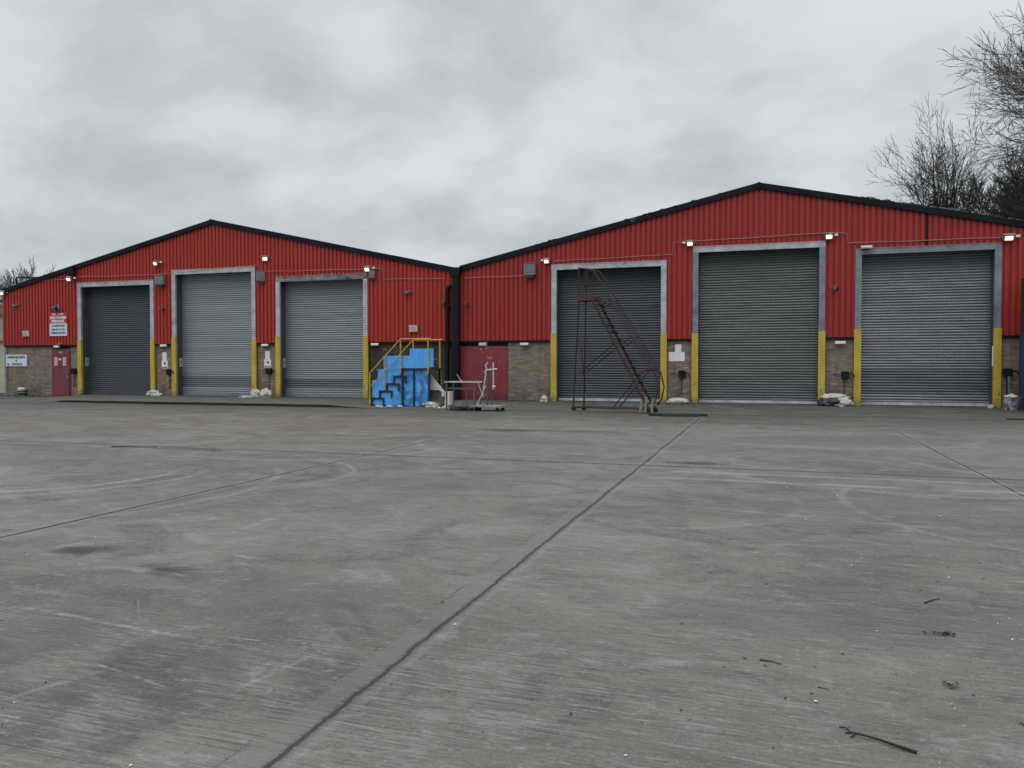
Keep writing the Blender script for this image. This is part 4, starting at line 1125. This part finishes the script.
h = MB(); h.lump((-39.2, 1.5, -.12), (.5, .5, .45), 31, .4, 3); tag(h.build('shrub', M_IVY), 'low dark shrub at the foot of the pale building', 'shrub')

# ------------------------------------------------------------------ trees
class Tree:
    def __init__(s, seed, twig_r=.012):
        s.rnd = random.Random(seed); s.wood = MB(); s.twig = MB(); s.tr = twig_r; s.tips = []
    def grow(s, p, d, L, rad, lvl, maxl, up=.12, wig=.22, fork=(3, 5), droop=0.0, spread=.6):
        rn = s.rnd; n = 5 if lvl < 2 else 4
        pts = [Vector(p)]; d = Vector(d).normalized(); rr = [rad]
        dirs = []
        for k in range(n):
            d = (d + Vector((rn.gauss(0, wig), rn.gauss(0, wig), rn.gauss(0, wig) + up - droop * (lvl / maxl) * (k / n))) * .5).normalized()
            pts.append(pts[-1] + d * (L / n)); rr.append(max(s.tr, rad * (1 - .75 * (k + 1) / n))); dirs.append(d.copy())
        tgt = s.wood if lvl < maxl - 2 else s.twig
        tgt.tube(pts, rr, 6 if lvl < 2 else 3, cap=False)
        if lvl >= maxl: s.tips.append(pts[-1]); return
        cnt = rn.randint(*fork)
        for c in range(cnt):
            f = .25 + .75 * (c + rn.random() * .8) / cnt
            i = min(n - 1, int(f * n)); q = pts[i].lerp(pts[i + 1], f * n - i if f * n - i <= 1 else 1)
            base = dirs[i]
            side = Vector((rn.gauss(0, 1), rn.gauss(0, 1), rn.gauss(0, .6))); side -= base * side.dot(base); side.normalize()
            nd = (base * rn.uniform(.5, 1.0) + side * spread * rn.uniform(.7, 1.3)).normalized()
            s.grow(q, nd, L * rn.uniform(.48, .72), max(s.tr, rr[i] * rn.uniform(.45, .65)), lvl + 1, maxl, up, wig, fork, droop, spread)
        s.grow(pts[-1], d, L * .6, rr[-1], lvl + 1, maxl, up, wig, fork, droop, spread)

def leaf_mass(pts, n, sz, rnd, spread):
    m = MB()
    for _ in range(n):
        p = rnd.choice(pts) + Vector((rnd.gauss(0, spread), rnd.gauss(0, spread), rnd.gauss(0, spread * 1.1)))
        a = Vector((rnd.gauss(0, 1), rnd.gauss(0, 1), rnd.gauss(0, 1))).normalized(); b_ = a.orthogonal().normalized(); c = a.cross(b_)
        s_ = sz * rnd.uniform(.6, 1.4)
        m.quad(p - b_ * s_, p + c * s_ * .7, p + b_ * s_, p - c * s_ * .7)
    return m

def tree(label, base, H, spread, seed, trunk_h, rad, limbs, maxl=5, ivy=0, droop=0.0, lean=(0, 0), twig=.014, group='bare winter trees', fork=(3, 5), limb_up=1.0, lim=.52, wig=.24, tm=None):
    rnd = random.Random(seed); r = thing('bare_tree', label, 'tree', base, group)
    T = Tree(seed, twig); B = Vector(base)
    top = B + Vector((lean[0], lean[1], trunk_h))
    tpts = [B + (top - B) * f + Vector((.15 * math.sin(f * 5 + seed), .12 * math.cos(f * 4), 0)) * f for f in (0, .25, .5, .75, 1)]
    T.wood.tube(tpts, [rad * 1.25, rad, rad * .85, rad * .7, rad * .55], 8)
    L = (H - trunk_h) * lim
    for k in range(limbs):
        a = 2 * math.pi * (k + rnd.random() * .7) / limbs
        tilt = spread * (rnd.uniform(.15, 1.0))
        dd = Vector((math.cos(a) * tilt, math.sin(a) * tilt, limb_up))
        f = rnd.uniform(.72, 1.0); q = tpts[0].lerp(tpts[-1], f)
        T.grow(q, dd, L * rnd.uniform(.8, 1.1), rad * .42, 0, maxl, .14, wig, fork, droop, .55)
    T.wood.build('trunk', M_BARK, r, smooth=True)
    T.twig.build('crown', tm or M_TWIG, r)
    if ivy:
        vp = [tpts[0].lerp(tpts[-1], .35 + .65 * rnd.random()) for _ in range(60)]
        vp += [top + Vector((rnd.gauss(0, .5), rnd.gauss(0, .5), rnd.uniform(-.5, 2.2))) for _ in range(40)]
        leaf_mass(vp, ivy, .085, rnd, .30).build('ivy', M_IVY, r)
    return r, T

tree('bare tree with an ivy trunk fanning out above the right-hand roof slope', (10.1, 24, -.12), 14.7, .78, 5, 9.4, .30, 13, 4, 3600, 0, twig=.010, fork=(2, 3), lim=.66, wig=.2)
tree('tall dense bare tree reaching above the frame past the warehouse end', (17.6, 15, -.12), 21.5, .50, 12, 7.0, .40, 13, 5, 0, .30, twig=.010, fork=(3, 4), wig=.34)
tree('ivy-darkened bare tree filling the gap behind the tall dense one', (14.6, 25, -.12), 15.0, .55, 23, 9.5, .32, 10, 4, 9000, .1, twig=.013, fork=(3, 4))
tree('low spreading bare tree just behind the warehouse end', (12.9, 23, -.12), 13.0, .7, 31, 7.0, .22, 10, 4, 4500, .1, twig=.012, fork=(3, 4))
tree('pale bare tree far beyond the office end, nearest the roof slope', (-84, 42, -.12), 12.5, .85, 41, 5.0, .3, 8, 4, 0, 0, twig=.022, group='far bare trees', tm=M_TWIGP, fork=(2, 4))
tree('pale bare tree far beyond the office end, furthest from the roof slope', (-92, 40, -.12), 12.5, .9, 43, 5.0, .3, 9, 4, 0, 0, twig=.022, group='far bare trees', tm=M_TWIGP, fork=(2, 4))
tree('pale bare tree far beyond the office end, between two others', (-88.5, 46, -.12), 13.5, .9, 47, 5.0, .3, 9, 4, 0, 0, twig=.022, group='far bare trees', tm=M_TWIGP, fork=(2, 4))

# ------------------------------------------------------------------ litter on the yard
def stick(pts, rad, label, side=()):
    h = MB(); n = len(pts)
    h.tube([(x, y, -.11 + rad + dz) for x, y, dz in pts], [rad * (1 - .5 * k / max(1, n - 1)) for k in range(n)], 6)
    for q in side: h.tube([(x, y, -.11 + rad * .7 + dz) for x, y, dz in q], rad * .45, 5)
    tag(h.build('stick', M_STICK), label, 'stick')
stick([(.34, -26.05, .0), (.38, -26.075, .006), (.44, -26.10, .006), (.50, -26.13, .004), (.565, -26.155, 0)][::-1], .0065, 'longest dark stick with a twiggy end on the near concrete',
      (((.34, -26.05, 0), (.325, -26.02, .004), (.30, -26.01, 0)), ((.345, -26.05, 0), (.318, -26.06, 0)), ((.36, -26.06, .003), (.335, -26.095, 0))))
stick([(.96, -24.01, 0), (1.01, -23.95, .004), (1.07, -23.88, 0)], .005, 'short dark stick lying apart further out on the concrete')
stick([(-.02, -25.33, 0), (.04, -25.34, .003), (.085, -25.36, 0)], .004, 'stubby dark stick on its own near the joint side of the concrete')
stick([(.24, -25.60, 0), (.29, -25.61, 0)], .0025, 'thinnest dark twig on the near concrete')
stick([(-11.35, -18.05, 0), (-11.05, -17.98, .006), (-10.8, -17.98, .004), (-10.5, -17.85, 0)], .011, 'dark branch lying on the cross joint far over the yard', (((-11.1, -17.98, 0), (-11.3, -17.9, 0)),))
# leaf clumps (each a small thing)
def clump(x, y, r_, n, label, m=M_LEAF, seed=0, name='leaf_clump', cat='leaves'):
    rn = random.Random(seed); h = MB()
    for _ in range(n):
        px, py_ = x + rn.gauss(0, r_), y + rn.gauss(0, r_ * .45); s_ = rn.uniform(.008, .02); a = rn.random() * 6.28
        z = -.108 + rn.uniform(0, .012); ca, sa = math.cos(a) * s_, math.sin(a) * s_
        h.quad((px - ca, py_ - sa, z), (px + sa * .5, py_ - ca * .5, z + rn.uniform(0, .012)), (px + ca, py_ + sa, z + .004), (px - sa * .5, py_ + ca * .5, z + rn.uniform(0, .008)))
    tag(h.build(name, m), label, cat)
clump(.94, -24.62, .035, 26, 'dark clump of dead leaves out on the concrete', seed=1)
clump(.84, -25.40, .018, 10, 'curled dead leaf bits beside a pale scrap on the near concrete', seed=2)
clump(-1.0, -17.28, .30, 130, 'spread of dead leaves by the main joint where it meets the cross joint', seed=3)
clump(1.06, -25.75, .02, 12, 'small knot of dead leaves near the frame edge', seed=4)
clump(-9.19, -17.93, .10, 30, 'dark leaf heap on the cross joint far over the yard', seed=5)
rn = random.Random(99); h = MB(); h2 = MB()
for k in range(900):
    y = -27.6 + 11 * rn.random() ** 1.7; x = rn.uniform(-9, 3.5) if k % 2 else rn.uniform(-.4, 2.4)
    s_ = rn.choice((.003, .004, .004, .006, .009)); a = rn.random() * 6.28; z = -.1085
    mb = h if rn.random() < .72 else h2
    pts = [(x + s_ * rn.uniform(.5, 1.3) * math.cos(a + q * 1.257), y + s_ * rn.uniform(.5, 1.3) * math.sin(a + q * 1.257), z + rn.uniform(0, .006)) for q in range(5)]
    mb.quad(*pts)
tag(h.build('leaf_litter', M_LEAF), kind='stuff'); tag(h2.build('grit', M_BIT), kind='stuff')
# weeds and dirt along the wall foot
h = MB(); rn = random.Random(5)
for k in range(900):
    x = rn.choice((rn.uniform(-9.6, -7.9), rn.uniform(-3.4, -2.6), rn.uniform(2, 2.9), rn.uniform(5.5, 7.7), rn.uniform(-35.5, -31.5), rn.uniform(-9.5, -2)))
    y = -abs(rn.gauss(0, .5)) - .05; s_ = rn.uniform(.02, .05); a = rn.random() * 6.28
    z = -.11 if x < -31.6 else -.02 - .015 * abs(y)
    h.quad((x - s_ * math.cos(a), y - s_ * math.sin(a), z), (x + s_ * math.cos(a), y + s_ * math.sin(a), z), (x + s_ * .4, y, z + rn.uniform(.02, .07)))
tag(h.build('moss_and_weeds', M_MOSS), kind='stuff')
